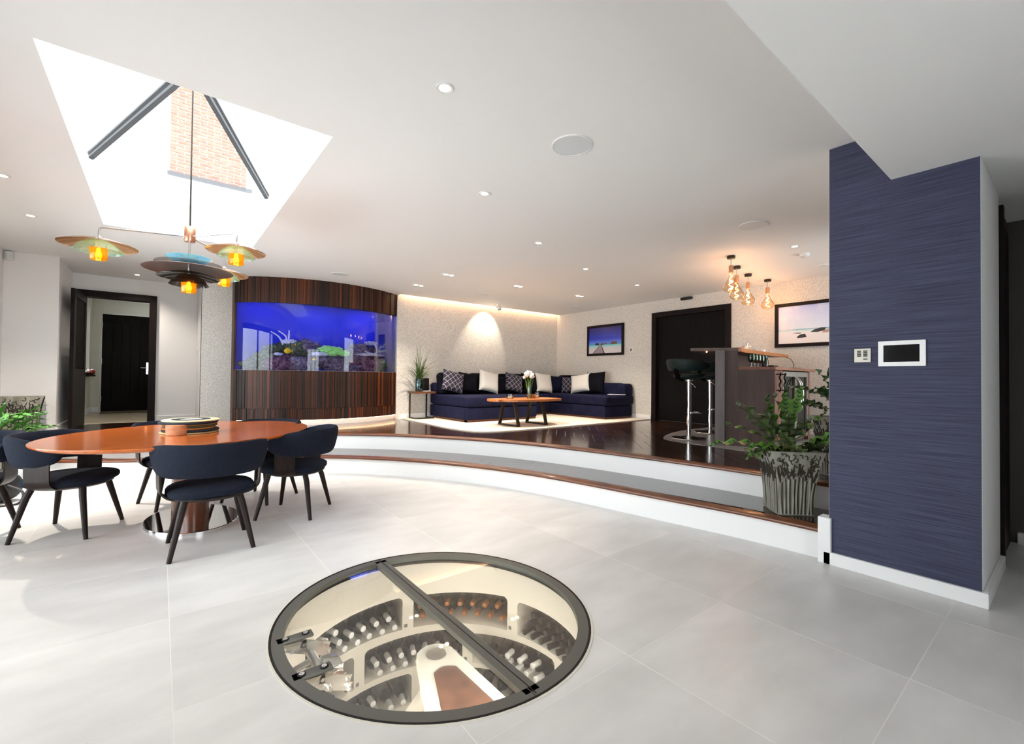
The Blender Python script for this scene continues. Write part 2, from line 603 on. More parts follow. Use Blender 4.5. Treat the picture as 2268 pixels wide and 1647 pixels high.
for (rect, ctr, a, r, ver, x0, y0) in cand:
    nrm = Vector((math.cos(math.radians(a)), math.sin(math.radians(a))))
    # on the step
    if R1(a) - .25 < r < R2(a) + .32 and (ctr.x < 3.3 or ctr.y > .9):
        q = clip([p.copy() for p in rect], SC + nrm * (R1(a) + .102), nrm)
        if len(q) > 2: q = clip(q, SC + nrm * (R2(a) + .05), -nrm)
        if len(q) > 2: singles.append((q, ZS, ctr, ver, x0, y0, len(q) == 4 and all((q[i] - rect[i]).length < 1e-6 for i in range(4))))
    if r > R2(a) - .3:
        if 3.75 < ctr.x < XW - .35 and 5.4 < ctr.y < 7.3: continue
        if ctr.x > 3.4 and ctr.y > YW: continue
        if .6 < ctr.x < 3.5 and ctr.y > 8.2: continue
        if ctr.x < -1.0 and ctr.y > 8.05: continue
        q = clip([p.copy() for p in rect], SC + nrm * (R2(a) + .102), nrm)
        if len(q) > 2 and ctr.x > 3.35 and ctr.y > 7: q = clip(q, Vector((0, YW + .02)), Vector((0, -1)))
        if len(q) > 2: q = clip(q, Vector((XW + .05, 0)), Vector((-1, 0)))
        if len(q) > 2: q = clip(q, Vector((0, 9.2)), Vector((0, -1)))
        if len(q) > 2: q = clip(q, Vector((XL, 0)), Vector((1, 0)))
        if len(q) > 2: q = clip(q, Vector((0, .5)), Vector((0, 1)))
        if len(q) > 2: singles.append((q, ZP, ctr, ver, x0, y0, len(q) == 4 and all((q[i] - rect[i]).length < 1e-6 for i in range(4))))
st_b = sorted([s for s in singles if s[1] == ZS], key=lambda s: s[2].length)
pl_b = sorted([s for s in singles if s[1] == ZP], key=lambda s: s[2].length)
for lst, par in ((st_b, step), (pl_b, plat)):
    rest = MB()
    for i, (q, zt, ctr, ver, x0, y0, whole) in enumerate(lst):
        if i < 290:
            if whole:
                o = link('parquet_block', blockH, None, par)
                if ver:
                    p = rot45(x0 + BW, y0); o.rotation_euler = (0, 0, PI * .75)
                else:
                    p = rot45(x0, y0); o.rotation_euler = (0, 0, PI * .25)
                o.location = (p.x, p.y, zt)
            else:
                c = sum((Vector(p) for p in q), Vector((0, 0))) / len(q)
                rz = PI * .75 if ver else PI * .25
                cs, sn = math.cos(-rz), math.sin(-rz)
                loc = [((p.x - c.x) * cs - (p.y - c.y) * sn, (p.x - c.x) * sn + (p.y - c.y) * cs) for p in q]
                if abs(sum(loc[i][0] * loc[(i + 1) % len(loc)][1] - loc[(i + 1) % len(loc)][0] * loc[i][1] for i in range(len(loc)))) < 1e-4: continue
                o = link('parquet_block', MB().prism(loc, -.012, 0).mesh('parquet_block'), 'parquet', par)
                o.location = (c.x, c.y, zt); o.rotation_euler = (0, 0, rz)
        else:
            rest.prism([(p.x, p.y) for p in q], zt - .012, zt)
    if rest.v:
        o = link('parquet_field', rest.mesh('parquet_field'), 'parquet', par); o['kind'] = 'stuff'

# ---- ceiling with the roof-light opening, a shadow-gap cove over the sofa wall, and the lowered part
SX0, SX1, SY0, SY1 = -.472, .816, 2.87, 6.0
cz = ZC + .12
ce = MB()
ce.box(XL - .1, SX0, .685, 12.2, ZC, cz)
ce.box(SX1, 3.36, .685, 12.2, ZC, cz)
ce.box(SX0, SX1, .685, SY0, ZC, cz)
ce.box(SX0, SX1, SY1, 12.2, ZC, cz)
ce.box(3.36, 7.5, .3, 7.53, ZC, cz)
ce.box(3.36, 7.5, 7.53, 7.75, cz - .02, cz + .05)
struct('ceiling', ce, 'paint_ceiling')
struct('ceiling_lowered', MB().box(XL - .1, 5.3, -2.7, .685, ZL, ZC + .12), 'paint_ceiling')

# ---- walls
mat('grasscloth', srgb(40, 43, 70), .62, color2=srgb(66, 69, 96), nscale=(3, 3, 130), ndetail=9, bump=.6, bscale=(8, 8, 260), ramp=(.34, .68))
wl = MB().box(XW, XW + .15, 5.02, 7.8, 0, cz).box(XW, XW + .15, 3.53, 5.02, 2.415, cz).box(XW, XW + .15, .42, 3.53, 0, cz)
wl.box(XW + .12, XW + .15, 3.5, 5.05, 0, 2.5)
struct('wall_right', wl, 'wallpaper')
struct('wall_sofa', MB().box(3.34, XW, YW, YW + .12, ZP - .1, cz + .05), 'wallpaper')
struct('wall_niche', MB().box(.47, .9, 8.12, 8.24, ZP - .1, ZC), 'wallpaper')
struct('wall_niche_return', MB().box(.47, .53, 8.125, 9.16, ZP - .1, ZC), 'paint_white')
wd = MB().box(XL, -1.03, 9.16, 9.28, ZP - .1, ZC).box(-1.03, -.062, 9.16, 9.28, 2.40, ZC).box(-.062, 1.2, 9.16, 9.28, ZP - .1, ZC)
struct('wall_entrance', wd, 'paint_white')
struct('wall_pier', MB().box(XL, -1.04, 8.08, 9.16, ZP - .1, ZC), 'paint_white')
wlft = MB().box(XL - .12, XL, 7.2, 9.2, 0, ZC).box(XL - .12, XL, -2.7, 1.8, 0, ZC).box(XL - .12, XL, 1.8, 7.2, 2.22, ZC)
struct('wall_left', wlft, 'paint_white')
struct('wall_back', MB().box(XL - .12, -.6, -2.72, -2.6, 0, ZC).box(1.6, 5.2, -2.72, -2.6, 0, ZC).box(-.6, 1.6, -2.72, -2.6, 2.24, ZC), 'paint_white')
# blue feature pier beside the passage
struct('wall_blue', MB().box(3.352, 3.356, .322, .993, .07, ZC), 'grasscloth')
struct('wall_blue_core', MB().box(3.356, 4.16, .32, .995, 0, ZC), 'paint_white')
mat('passage_shade', (.085, .080, .068, 1), .7)  # dark tone puts the unlit passage's shade into the wall colour
struct('wall_passage', MB().box(4.16, 4.9, .335, .42, 0, ZC).box(4.9, 5.2, -2.6, .42, 0, ZC), 'passage_shade')
dk = MB().box(4.16, 4.24, .300, .335, 0, ZL - .06).box(4.24, 4.86, .325, .335, 0, ZL - .1)
struct('trim_passage_door', dk, 'espresso_frame')
struct('wall_bar_end', MB().box(4.16, 5.35, .42, .5, 0, ZC).box(7.2, XW + .15, .42, .5, 0, ZC).box(5.35, 7.2, .42, .5, 0, .45).box(5.35, 7.2, .42, .5, 2.45, ZC), 'wallpaper')

# ---- skirting boards
def skirt(name, boxes):
    mb = MB()
    for b in boxes: mb.box(*b)
    o = struct(name, mb, 'riser_white')
    bv = o.modifiers.new('bevel', 'BEVEL'); bv.width = .004; bv.segments = 2
    return o
skirt('baseboard_blue', [(3.328, 3.352, .296, 1.02, 0, .078)])
skirt('baseboard_blue_side', [(3.352, 4.16, .296, .32, 0, .078)])
skirt('baseboard_blue_step', [(3.328, 3.42, .98, 1.05, 0, .29)])
skirt('baseboard_right', [(XW - .018, XW, 5.04, 7.6, ZP, ZP + .085), (XW - .018, XW, 1.6, 3.51, ZP, ZP + .085)])
skirt('baseboard_sofa', [(3.42, XW - .02, YW - .018, YW, ZP, ZP + .085)])
skirt('baseboard_pier', [(XL, -1.02, 8.06, 8.08, ZP, ZP + .09)])
skirt('baseboard_pier_side', [(-1.04, -1.02, 8.08, 9.13, ZP, ZP + .09)])
skirt('baseboard_entrance', [(-.06, .47, 9.14, 9.16, ZP, ZP + .09)])
skirt('baseboard_passage', [(4.86, 4.9, -.6, .29, 0, .08)])

# ---- entrance hall behind the open doorway
mat('hall_floor', (.50, .42, .31, 1), .3, color2=(.62, .54, .42, 1), nscale=(3, 3, 3), ndetail=6)
mat('hall_wall', (.74, .71, .63, 1), .7)
struct('floor_hall', MB().box(-1.15, 1.2, 9.28, 12.3, ZP - .1, ZP), 'hall_floor')
hw = MB().box(-1.2, -1.08, 9.28, 10.75, ZP, ZC).box(-1.2, -1.08, 11.75, 12.3, ZP, ZC).box(-1.2, -1.08, 10.75, 11.75, ZP, 1.14).box(-1.2, -1.08, 10.75, 11.75, 2.42, ZC)
struct('wall_hall_left', hw, 'hall_wall')
hb = MB().box(-1.08, -.955, 12.05, 12.17, ZP, ZC).box(-.955, .12, 12.05, 12.17, 2.38, ZC).box(.12, 1.2, 12.05, 12.17, ZP, ZC)
struct('wall_hall_end', hb, 'hall_wall')
struct('wall_hall_right', MB().box(1.1, 1.2, 9.28, 12.17, ZP, ZC), 'hall_wall')
skirt('baseboard_hall', [(-1.08, -1.06, 9.28, 12.05, ZP, ZP + .1), (-1.06, -.955, 12.03, 12.05, ZP, ZP + .1)])
w2 = struct('window_hall', MB().box(-1.19, -1.15, 10.75, 10.8, 1.14, 2.42).box(-1.19, -1.15, 11.70, 11.75, 1.14, 2.42).box(-1.19, -1.15, 10.8, 11.70, 1.14, 1.19).box(-1.19, -1.15, 10.8, 11.70, 2.37, 2.42), 'riser_white')
link('pane', MB().box(-1.172, -1.168, 10.8, 11.70, 1.19, 2.37).mesh('pane'), 'pane_clear', w2)
link('window_sill', MB().box(-1.15, -.99, 10.72, 11.80, 1.105, 1.14).mesh('window_sill'), 'espresso_frame', w2)

# ---- garden doors down the left side (behind the camera's left shoulder)
gd = struct('window_garden', MB().box(XL - .10, XL - .04, 1.8, 7.2, 2.16, 2.22).box(XL - .10, XL - .04, 1.8, 7.2, 0, .04), 'black_metal')
nb = 5
for i in range(nb):
    y0 = 1.8 + i * 5.4 / nb; y1 = y0 + 5.4 / nb
    fm = MB().box(XL - .09, XL - .05, y0, y0 + .05, .04, 2.16).box(XL - .09, XL - .05, y1 - .05, y1, .04, 2.16).box(XL - .09, XL - .05, y0, y1, .04, .09).box(XL - .09, XL - .05, y0, y1, 2.11, 2.16)
    link('door_frame', fm.mesh('door_frame'), 'black_metal', gd)
    link('pane', MB().box(XL - .072, XL - .068, y0 + .05, y1 - .05, .09, 2.11).mesh('pane'), 'pane_clear', gd)
td = struct('window_rear_added', MB().box(-.6, 1.6, -2.69, -2.63, 2.18, 2.24).box(-.6, 1.6, -2.69, -2.63, 0, .04), 'black_metal')  # unseen rear door, added to bring in daylight from behind
for i in range(3):
    x0 = -.6 + i * 2.2 / 3; x1 = x0 + 2.2 / 3
    fm = MB().box(x0, x0 + .05, -2.68, -2.64, .04, 2.18).box(x1 - .05, x1, -2.68, -2.64, .04, 2.18).box(x0, x1, -2.68, -2.64, .04, .09).box(x0, x1, -2.68, -2.64, 2.13, 2.18)
    link('door_frame', fm.mesh('door_frame'), 'black_metal', td)
    link('pane', MB().box(x0 + .05, x1 - .05, -2.662, -2.658, .09, 2.13).mesh('pane'), 'pane_clear', td)
# ---- unseen window added behind the blue pier to light the bar
wb = struct('window_bar_added', MB().box(5.35, 5.40, .43, .47, .45, 2.45).box(7.15, 7.2, .43, .47, .45, 2.45).box(5.40, 7.15, .43, .47, .45, .5).box(5.40, 7.15, .43, .47, 2.4, 2.45), 'riser_white')
link('pane', MB().box(5.40, 7.15, .448, .452, .5, 2.4).mesh('pane'), 'pane_clear', wb)

# ---- roof light: plastered shaft, kerb, hipped glass lantern
UZ = 3.25; UX0, UX1, UY0, UY1 = -.585, .966, 2.80, 5.97
sk = MB()
lowc = [(SX0, SY0), (SX1, SY0), (SX1, SY1), (SX0, SY1)]; upc = [(UX0, UY0), (UX1, UY0), (UX1, UY1), (UX0, UY1)]
for i in range(4):
    j = (i + 1) % 4
    a, b, c, d = lowc[i], lowc[j], upc[j], upc[i]
    sk.add([(a[0], a[1], ZC), (b[0], b[1], ZC), (c[0], c[1], UZ), (d[0], d[1], UZ)], [(0, 1, 2, 3)])
ob = [(UX0 - .12, UY0 - .12), (UX1 + .12, UY0 - .12), (UX1 + .12, UY1 + .12), (UX0 - .12, UY1 + .12)]
for i in range(4):
    j = (i + 1) % 4
    sk.add([(*ob[i], UZ), (*ob[j], UZ), (*upc[j], UZ), (*upc[i], UZ)], [(0, 1, 2, 3)])
    sk.add([(*ob[i], UZ), (*ob[j], UZ), (*ob[j], ZC + .1), (*ob[i], ZC + .1)], [(0, 1, 2, 3)])
sky = struct('window_skylight', sk, 'paint_white')
mat('lantern_bar', (.05, .053, .058, 1), .45, .2)
RZ = 4.06; xm = (UX0 + UX1) / 2; hw_ = (UX1 - UX0) / 2
ridge0 = (xm, UY0 + hw_, RZ); ridge1 = (xm, UY1 - hw_, RZ)
for c, r in ((upc[0], ridge0), (upc[1], ridge0), (upc[2], ridge1), (upc[3], ridge1)):
    p0 = Vector((c[0], c[1], UZ + .02)); p1 = Vector(r); t = (p1 - p0).normalized(); sd = Vector((t.y, -t.x, 0)).normalized(); up = sd.cross(t)
    link('hip_bar', MB().obox((p0 + p1) / 2, ((p1 - p0).length, .05, .06), t, sd, up).mesh('hip_bar'), 'lantern_bar', sky)
link('ridge_bar', MB().box(xm - .03, xm + .03, ridge0[1], ridge1[1], RZ - .04, RZ + .03).mesh('ridge_bar'), 'lantern_bar', sky)
pn = [[(*upc[0], UZ), (*upc[1], UZ), ridge0], [(*upc[2], UZ), (*upc[3], UZ), ridge1],
      [(*upc[1], UZ), (*upc[2], UZ), ridge1, ridge0], [(*upc[3], UZ), (*upc[0], UZ), ridge0, ridge1]]
for q in pn:
    link('pane', MB().add([(p[0], p[1], p[2] + .02) for p in q], [tuple(range(len(q)))]).mesh('pane'), 'pane_clear', sky)

# ---- neighbouring house seen through the roof light
mat('render_white', (.82, .83, .84, 1), .8)
mat('brick_red', (.20, .075, .05, 1), .8, color2=(.27, .12, .085, 1), nscale=(6, 6, 20))
mat('brick_glare', (.74, .70, .68, 1), .8)  # same brick, with the glare over it put into a paler colour
mat('mortar', (.80, .76, .72, 1), .9)
nh = thing('neighbouring_house', 'neighbouring house with a red brick upper wall above white render, seen through the roof light', 'house', (1.0, 10.0, 2.7))
part('rendered_wall', MB().box(-2.6, 6.0, 10.0, 10.3, 2.7, 4.70), 'render_white', nh, world=True)
part('ledge', MB().box(.03, 1.34, 9.93, 10.0, 4.70, 4.76), 'lantern_bar', nh, world=True)
part('backing_wall', MB().box(.06, 1.67, 10.02, 10.3, 4.70, 6.6), 'mortar', nh, world=True)
rows = 30
bh = (6.6 - 4.76) / rows
for nm, x0, x1, mt_ in (('brick_field', .06, 1.245, 'brick_red'), ('glare_brick_field', 1.245, 1.67, 'brick_glare')):
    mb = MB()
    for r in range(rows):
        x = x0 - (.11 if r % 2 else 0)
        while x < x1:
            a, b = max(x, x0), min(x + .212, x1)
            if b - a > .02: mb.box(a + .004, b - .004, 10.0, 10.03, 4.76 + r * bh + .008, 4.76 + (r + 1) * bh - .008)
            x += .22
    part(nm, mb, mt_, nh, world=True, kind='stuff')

# ================================================================== AQUARIUM WALL
def circle3(a, b, c):
    ax, ay = a; bx, by = b; cx, cy = c
    d = 2 * (ax * (by - cy) + bx * (cy - ay) + cx * (ay - by))
    ux = ((ax * ax + ay * ay) * (by - cy) + (bx * bx + by * by) * (cy - ay) + (cx * cx + cy * cy) * (ay - by)) / d
    uy = ((ax * ax + ay * ay) * (cx - bx) + (bx * bx + by * by) * (ax - cx) + (cx * cx + cy * cy) * (bx - ax)) / d
    return Vector((ux, uy)), math.hypot(ax - ux, ay - uy)


QC, QR = circle3((.86, 7.84), (1.93, 7.30), (3.38, 7.69))
q0 = math.atan2(7.84 - QC.y, .86 - QC.x) % (2 * PI); q1 = math.atan2(7.69 - QC.y, 3.38 - QC.x) % (2 * PI)
def qp(t, dr=0.0):
    a = lerp(q0, q1, t)
    return (QC.x + (QR + dr) * math.cos(a), QC.y + (QR + dr) * math.sin(a))
TZ0, TZ1 = 1.235, 2.255
wood_cols = [srgb(92, 52, 30), srgb(60, 38, 28), srgb(126, 70, 34), srgb(44, 34, 32), srgb(74, 44, 30), srgb(54, 40, 36), srgb(104, 58, 30), srgb(38, 28, 26), srgb(84, 50, 34)]
for i, c in enumerate(wood_cols):
    c = (c[0] * .82, c[1] * .66, c[2] * .52, 1)
    mat('strip_wood_%d' % i, c, .42, color2=(c[0] * .22, c[1] * .2, c[2] * .2, 1), nscale=(190, 190, 3), ndetail=4, bump=.2, rnd=.35, spec=.3)


def curved(t0, t1, n, r0, r1, z0, z1):
    mb = MB()
    def cell(i, j): pass
    vs = []; fs = []
    for i in range(n + 1):
        t = lerp(t0, t1, i / n)
        a = qp(t, r0); b = qp(t, r1)
        vs += [(*a, z0), (*a, z1), (*b, z1), (*b, z0)]
    for i in range(n):
        for j in range(4):
            fs.append((i * 4 + j, i * 4 + (j + 1) % 4, (i + 1) * 4 + (j + 1) % 4, (i + 1) * 4 + j))
    fs += [(0, 1, 2, 3), (n * 4 + 3, n * 4 + 2, n * 4 + 1, n * 4)]
    return mb.add(vs, fs)


wa = struct('wall_aquarium', curved(0, 1, 48, -.10, -.02, .47, TZ0 - .01), 'black_matt')
link('upper_panel', curved(0, 1, 48, -.10, -.02, TZ1 + .01, ZC).mesh('upper_panel'), 'black_matt', wa)
strip_meshes = {}
NS = 97
def add_strip(t0, t1, z0, z1, proud, mi):
    tm = (t0 + t1) / 2
    a = Vector(qp(t0, 0)); b = Vector(qp(t1, 0)); w = (b - a).length
    key = (round(z1 - z0, 3), mi, round(w, 4))
    if key not in strip_meshes:
        me = MB().box(-w / 2 + .0006, w / 2 - .0006, -.025, 0, 0, z1 - z0).mesh('wood_strip')
        me.materials.append(MATS['strip_wood_%d' % mi]); strip_meshes[key] = me
    ang = lerp(q0, q1, tm) + PI / 2
    p = qp(tm, proud)
    o = link('wood_strip', strip_meshes[key], None, wa)
    o.location = (p[0], p[1], z0); o.rotation_euler = (0, 0, ang + PI)
    return o
rs = random.Random(3)
for (za, zb, n) in ((TZ1, ZC - .001, 98), (.66, TZ0, 101), (.482, .657, 101)):
    # strips of a few different widths
    ws = [rs.choice((.7, 1.0, 1.0, 1.35)) for _ in range(n)]
    tot = sum(ws); t = 0
    for w in ws:
        add_strip(t / tot, (t + w) / tot, za, zb, rs.choice((0, .002, .004, .007, .010)), rs.choice((0, 0, 1, 2, 3, 4, 5, 6, 7, 8)))
        t += w
# plinth under the curved wall with a warm light strip hidden in its shadow gap
struct('baseboard_aquarium', curved(-.005, 1.01, 48, -.10, -.03, ZP, .47), 'riser_white', smooth=True)
glow('led_warm', (1.0, .60, .34, 1), 1.4)
ls = struct('trim_plinth_light', curved(.02, .99, 48, -.028, -.008, .473, .480), 'led_warm')
# tank
struct('trim_aquarium_cheek', MB().box(.855, .880, 7.85, 8.13, ZP, ZC), 'strip_wood_0')
aq = thing('aquarium', 'long bow-fronted aquarium lit deep blue, set into a wall of dark wooden strips', 'aquarium', (2.1, 7.6, TZ0))
glass('tank_glass', (.93, .95, 1.0, 1), .75)
mat('tank_blue', (.01, .03, .75, 1), .6)
mat('tank_dark', (.012, .014, .03, 1), .5)
mat('tank_sand', (.55, .52, .60, 1), .9, color2=(.35, .33, .45, 1), nscale=(40, 40, 40))
part('pane', curved(0, 1, 48, -.030, -.018, TZ0 - .004, TZ1 + .006), 'tank_glass', aq, smooth=True, world=True)
bk = MB().box(.84, 3.36, 8.24, 8.28, TZ0 - .1, TZ1 + .12)
part('tank_back', bk, 'tank_blue', aq, world=True)
part('tank_end', MB().box(.885, .90, 7.90, 8.24, TZ0 - .1, TZ1 + .12), 'tank_blue', aq, world=True)
part('tank_end', MB().box(3.345, 3.375, 7.72, 8.24, TZ0 - .1, TZ1 + .12), 'tank_blue', aq, world=True)
fl_poly = [qp(t / 20, -.035) for t in range(21)] + [(3.34, 8.24), (.88, 8.24)]
part('tank_floor', MB().prism(fl_poly, TZ0 - .05, TZ0), 'tank_sand', aq, world=True)
part('tank_hood', MB().prism(fl_poly, TZ1 + .12, TZ1 + .14), 'tank_dark', aq, world=True)
part('sealing_bead', MB().tube([(*qp(t / 30, -.026), TZ0 + .002) for t in range(31)], .004, 6), 'tank_sand', aq, world=True)
for i, x in enumerate((1.25, 2.1, 2.95)):
    lamp('AREA', 'tank_light', (x, 7.95 if x != 2.1 else 7.85, TZ1 + .10), 0.24 if i != 1 else 0.29, (.16, .22, 1.0), (0, .12, -1), .55, size_y=.25)


# ---- reef
def rock_mesh(seed, sx, sy, sz, rough=.45, sub=4, freq=3.0):
    bm = bmesh.new(); bmesh.ops.create_icosphere(bm, subdivisions=sub, radius=1)
    off = Vector((seed * 3.7, seed * 1.3, seed * 2.1))
    for v in bm.verts:
        d = v.co.normalized()
        k = 1 + rough * noise.fractal(d * freq * .6 + off, 1.0, 2.0, 5) + .16 * noise.noise(d * 9 + off) + .08 * noise.noise(d * 22 + off)
        v.co = Vector((d.x * sx * k, d.y * sy * k, d.z * sz * k))
    for f in bm.faces: f.smooth = True
    me = bpy.data.meshes.new('rock'); bm.to_mesh(me); bm.free()
    return me


mat('reef_purple', (.08, .045, .11, 1), .85, color2=(.30, .25, .36, 1), nscale=(26, 26, 26), ndetail=6, bump=.9, bscale=(60, 60, 60), ramp=(.42, .72))
mat('reef_maroon', (.10, .03, .07, 1), .85, color2=(.30, .15, .24, 1), nscale=(30, 30, 30), ndetail=6, bump=.9, bscale=(60, 60, 60), ramp=(.42, .72))
mat('reef_olive', (.035, .045, .028, 1), .85, color2=(.20, .25, .14, 1), nscale=(34, 34, 34), ndetail=6, bump=.9, bscale=(60, 60, 60), ramp=(.45, .72))
mat('coral_green', (.34, .95, .22, 1), .6, color2=(.55, 1.0, .40, 1), nscale=(60, 60, 60), ndetail=3, bump=.8)
mat('coral_lilac', (.62, .60, .95, 1), .6, color2=(.85, .85, 1.0, 1), nscale=(70, 70, 70), bump=.7)
mat('coral_pale', (.75, .70, .80, 1), .6)
mat('fish_yellow', (.95, .62, .02, 1), .4)
def reef(px, depth, dz, sx, sy, sz, m, name, label, cat, group, seed, **kw):
    x, y = px, depth
    o = link(name, rock_mesh(seed, sx, sy, sz, **kw), m, None, (x, y, TZ0 + dz))
    return tag(o, label, cat, group)
RG = 'live rock of the aquarium reef'
R_ = [(1.16, 7.98, .08, .20, .13, .10, 'reef_olive', 'low olive reef rock at the far left foot of the aquarium'),
      (1.32, 7.96, .20, .20, .14, .12, 'reef_olive', 'olive reef rock second from the left end of the aquarium'),
      (1.52, 8.02, .34, .22, .13, .12, 'reef_olive', 'highest olive reef rock, left half of the aquarium'),
      (1.50, 7.78, .10, .22, .12, .13, 'reef_maroon', 'dark maroon reef rock under the yellow fish'),
      (1.74, 7.92, .36, .17, .13, .13, 'reef_olive', 'upright reef rock left of the aquarium middle'),
      (1.93, 7.94, .36, .20, .14, .15, 'reef_purple', 'knobbly purple reef rock left of the green coral'),
      (1.80, 7.72, .11, .20, .14, .13, 'reef_purple', 'low purple reef rock in front of the aquarium middle'),
      (2.10, 7.84, .20, .22, .14, .13, 'reef_purple', 'purple reef rock below and left of the green coral'),
      (2.34, 7.86, .14, .26, .16, .15, 'reef_purple', 'broad dark purple reef rock carrying the green coral'),
      (2.62, 7.95, .26, .24, .15, .15, 'reef_purple', 'purple reef rock right of the green coral'),
      (2.42, 7.66, .06, .25, .12, .09, 'reef_purple', 'low lilac-topped reef rock at the aquarium foot below the green coral'),
      (2.86, 8.00, .34, .24, .14, .17, 'reef_purple', 'tall purple reef rock under the branching coral'),
      (2.84, 7.78, .14, .28, .15, .17, 'reef_maroon', 'large maroon reef rock at the right end of the aquarium'),
      (3.10, 7.92, .10, .17, .12, .12, 'reef_olive', 'olive reef rock in the far right corner of the aquarium')]
for i, (x, y, dz, a, b, c, m, lab) in enumerate(R_):
    reef(x, y, dz, a, b, c, m, 'reef_rock', lab, 'rock', RG, i + 1)
# flat shelves of pale crust
for i, (x, y, dz, a, b, c, m, lab) in enumerate([(1.62, 7.86, .47, .10, .06, .035, 'coral_lilac', 'pale lilac coral crust on the left reef top'),
                                                 (2.98, 7.90, .52, .10, .06, .035, 'coral_lilac', 'pale lilac coral crust on the right reef top'),
                                                 (2.05, 7.68, .28, .13, .05, .03, 'coral_lilac', 'lilac plate coral in front of the purple rock'),
                                                 (1.44, 7.74, .26, .06, .04, .02, 'coral_lilac', 'small pale plate coral beside the yellow fish'),
                                                 (2.86, 7.66, .30, .20, .06, .02, 'coral_pale', 'pale ledge coral on top of the maroon rock'),
                                                 (3.12, 7.84, .20, .09, .06, .03, 'coral_green', 'small green coral tuft at the right end of the aquarium')]):
    reef(x, y, dz, a, b, c, m, 'coral_crust', lab, 'coral', 'flat corals of the aquarium reef', i + 40, sub=4, rough=.6, freq=5)
gc = thing('green_coral', 'bright lime green leather coral in the middle of the aquarium', 'coral', (2.25, 7.66, TZ0 + .28))
for i, (x, dz, a, c) in enumerate(((2.14, .36, .11, .055), (2.29, .355, .12, .06), (2.41, .31, .10, .05), (2.24, .31, .13, .05))):
    o = link('lobe', rock_mesh(60 + i, a, .08, c, rough=.4, sub=4, freq=4), 'coral_green', gc)
    o.location = Vector((x, 7.66 + .02 * (i % 2), TZ0 + dz)) - gc.location
def branch(root, name, label, segs, m, grp):
    mb = MB()
    for s_ in segs: mb.tube(smooth_curve([Vector(p) for p in s_], 4), [lerp(.016, .009, k / (4 * (len(s_) - 1))) for k in range(4 * (len(s_) - 1) + 1)], 7)
    return solo(name, mb, m, label, 'coral', grp, True, root)
branch((3.0, 7.78, TZ0 + .35), 'branching_coral', 'pale branching coral at the right of the aquarium',
       [[(2.95, 7.80, TZ0 + .30), (3.06, 7.76, TZ0 + .38), (3.10, 7.76, TZ0 + .49)], [(3.04, 7.77, TZ0 + .36), (3.0, 7.74, TZ0 + .46), (2.94, 7.76, TZ0 + .52)],
        [(3.08, 7.76, TZ0 + .44), (3.15, 7.76, TZ0 + .47), (3.17, 7.76, TZ0 + .52)], [(3.02, 7.76, TZ0 + .36), (3.14, 7.74, TZ0 + .385), (3.20, 7.74, TZ0 + .39)],
        [(2.96, 7.8, TZ0 + .33), (2.88, 7.78, TZ0 + .34), (2.82, 7.78, TZ0 + .37)]], 'coral_pale', 'branching corals')
branch((1.5, 7.9, TZ0 + .45), 'branching_coral', 'dim lilac branching coral rising at the left of the aquarium',
       [[(1.54, 7.92, TZ0 + .42), (1.48, 7.92, TZ0 + .54), (1.36, 7.92, TZ0 + .62)], [(1.6, 7.94, TZ0 + .44), (1.58, 7.94, TZ0 + .56), (1.47, 7.94, TZ0 + .64)],
        [(1.62, 7.94, TZ0 + .42), (1.63, 7.94, TZ0 + .56), (1.63, 7.94, TZ0 + .66)]], 'coral_lilac', 'branching corals')
def fish(loc, L, label, rz):
    f = thing('yellow_fish', label, 'fish', loc, rz, 'yellow aquarium fish')
    mb = MB().lathe([(0.0, -.5), (.12, -.47), (.30, -.3), (.40, -.05), (.36, .2), (.22, .38), (.08, .48), (0, .5)], n=20)
    mb.xf(Matrix.Rotation(PI / 2, 4, 'Y') @ Matrix.Scale(L, 4)); mb.xf(Matrix.Diagonal((1, .35, 1, 1)))
    part('body', mb, 'fish_yellow', f, True)
    part('tail_fin', MB().add([(L * .45, -.002, 0), (L * .7, -.002, .22 * L), (L * .64, -.002, 0), (L * .7, -.002, -.22 * L), (L * .45, .002, 0), (L * .7, .002, .22 * L), (L * .64, .002, 0), (L * .7, .002, -.22 * L)],
                              [(0, 1, 2), (0, 2, 3), (4, 6, 5), (4, 7, 6), (1, 5, 6, 2), (2, 6, 7, 3), (0, 4, 5, 1), (0, 3, 7, 4)]), 'fish_yellow', f)
    part('dorsal_fin', MB().tube([(-.25 * L, 0, .36 * L), (.1 * L, 0, .44 * L), (.35 * L, 0, .28 * L)], [.05 * L, .09 * L, .02 * L], 8, flat=.4), 'fish_yellow', f, True)
    return f
fish((1.555, 7.66, TZ0 + .31), .11, 'yellow tang swimming over the left reef rocks', .15)
fish((1.93, 7.60, TZ0 + .19), .05, 'tiny yellow fish low before the middle of the reef', 2.9)

# ================================================================== DINING TABLE AND CHAIRS
mat('cherry_top', (.40, .085, .014, 1), .16, color2=(.60, .15, .028, 1), nscale=(3, 26, 26), ndetail=6, ramp=(.3, .7), coat=.25)
mat('cherry_edge', (.30, .06, .012, 1), .3)
mat('walnut_pedestal', (.085, .022, .008, 1), .25, color2=(.15, .04, .014, 1), nscale=(12, 12, 2), ndetail=5)
mat('navy_wool', (.008, .010, .017, 1), .95, color2=(.018, .022, .036, 1), nscale=(260, 260, 260), ndetail=2, bump=.5, spec=.12)
mat('wenge', (.010, .005, .004, 1), .4, color2=(.020, .010, .008, 1), nscale=(30, 30, 5), ndetail=4, spec=.22)
TT = .70
tb = thing('dining_table', 'oval cherry wood dining table on a pedestal with polished steel foot', 'table', (.205, 4.38, 0), math.radians(43))
n = 72
def ell(a, b, z, nn=n): return [(a * math.cos(2 * PI * i / nn), b * math.sin(2 * PI * i / nn), z) for i in range(nn)]
ta, tbb = .945, .785
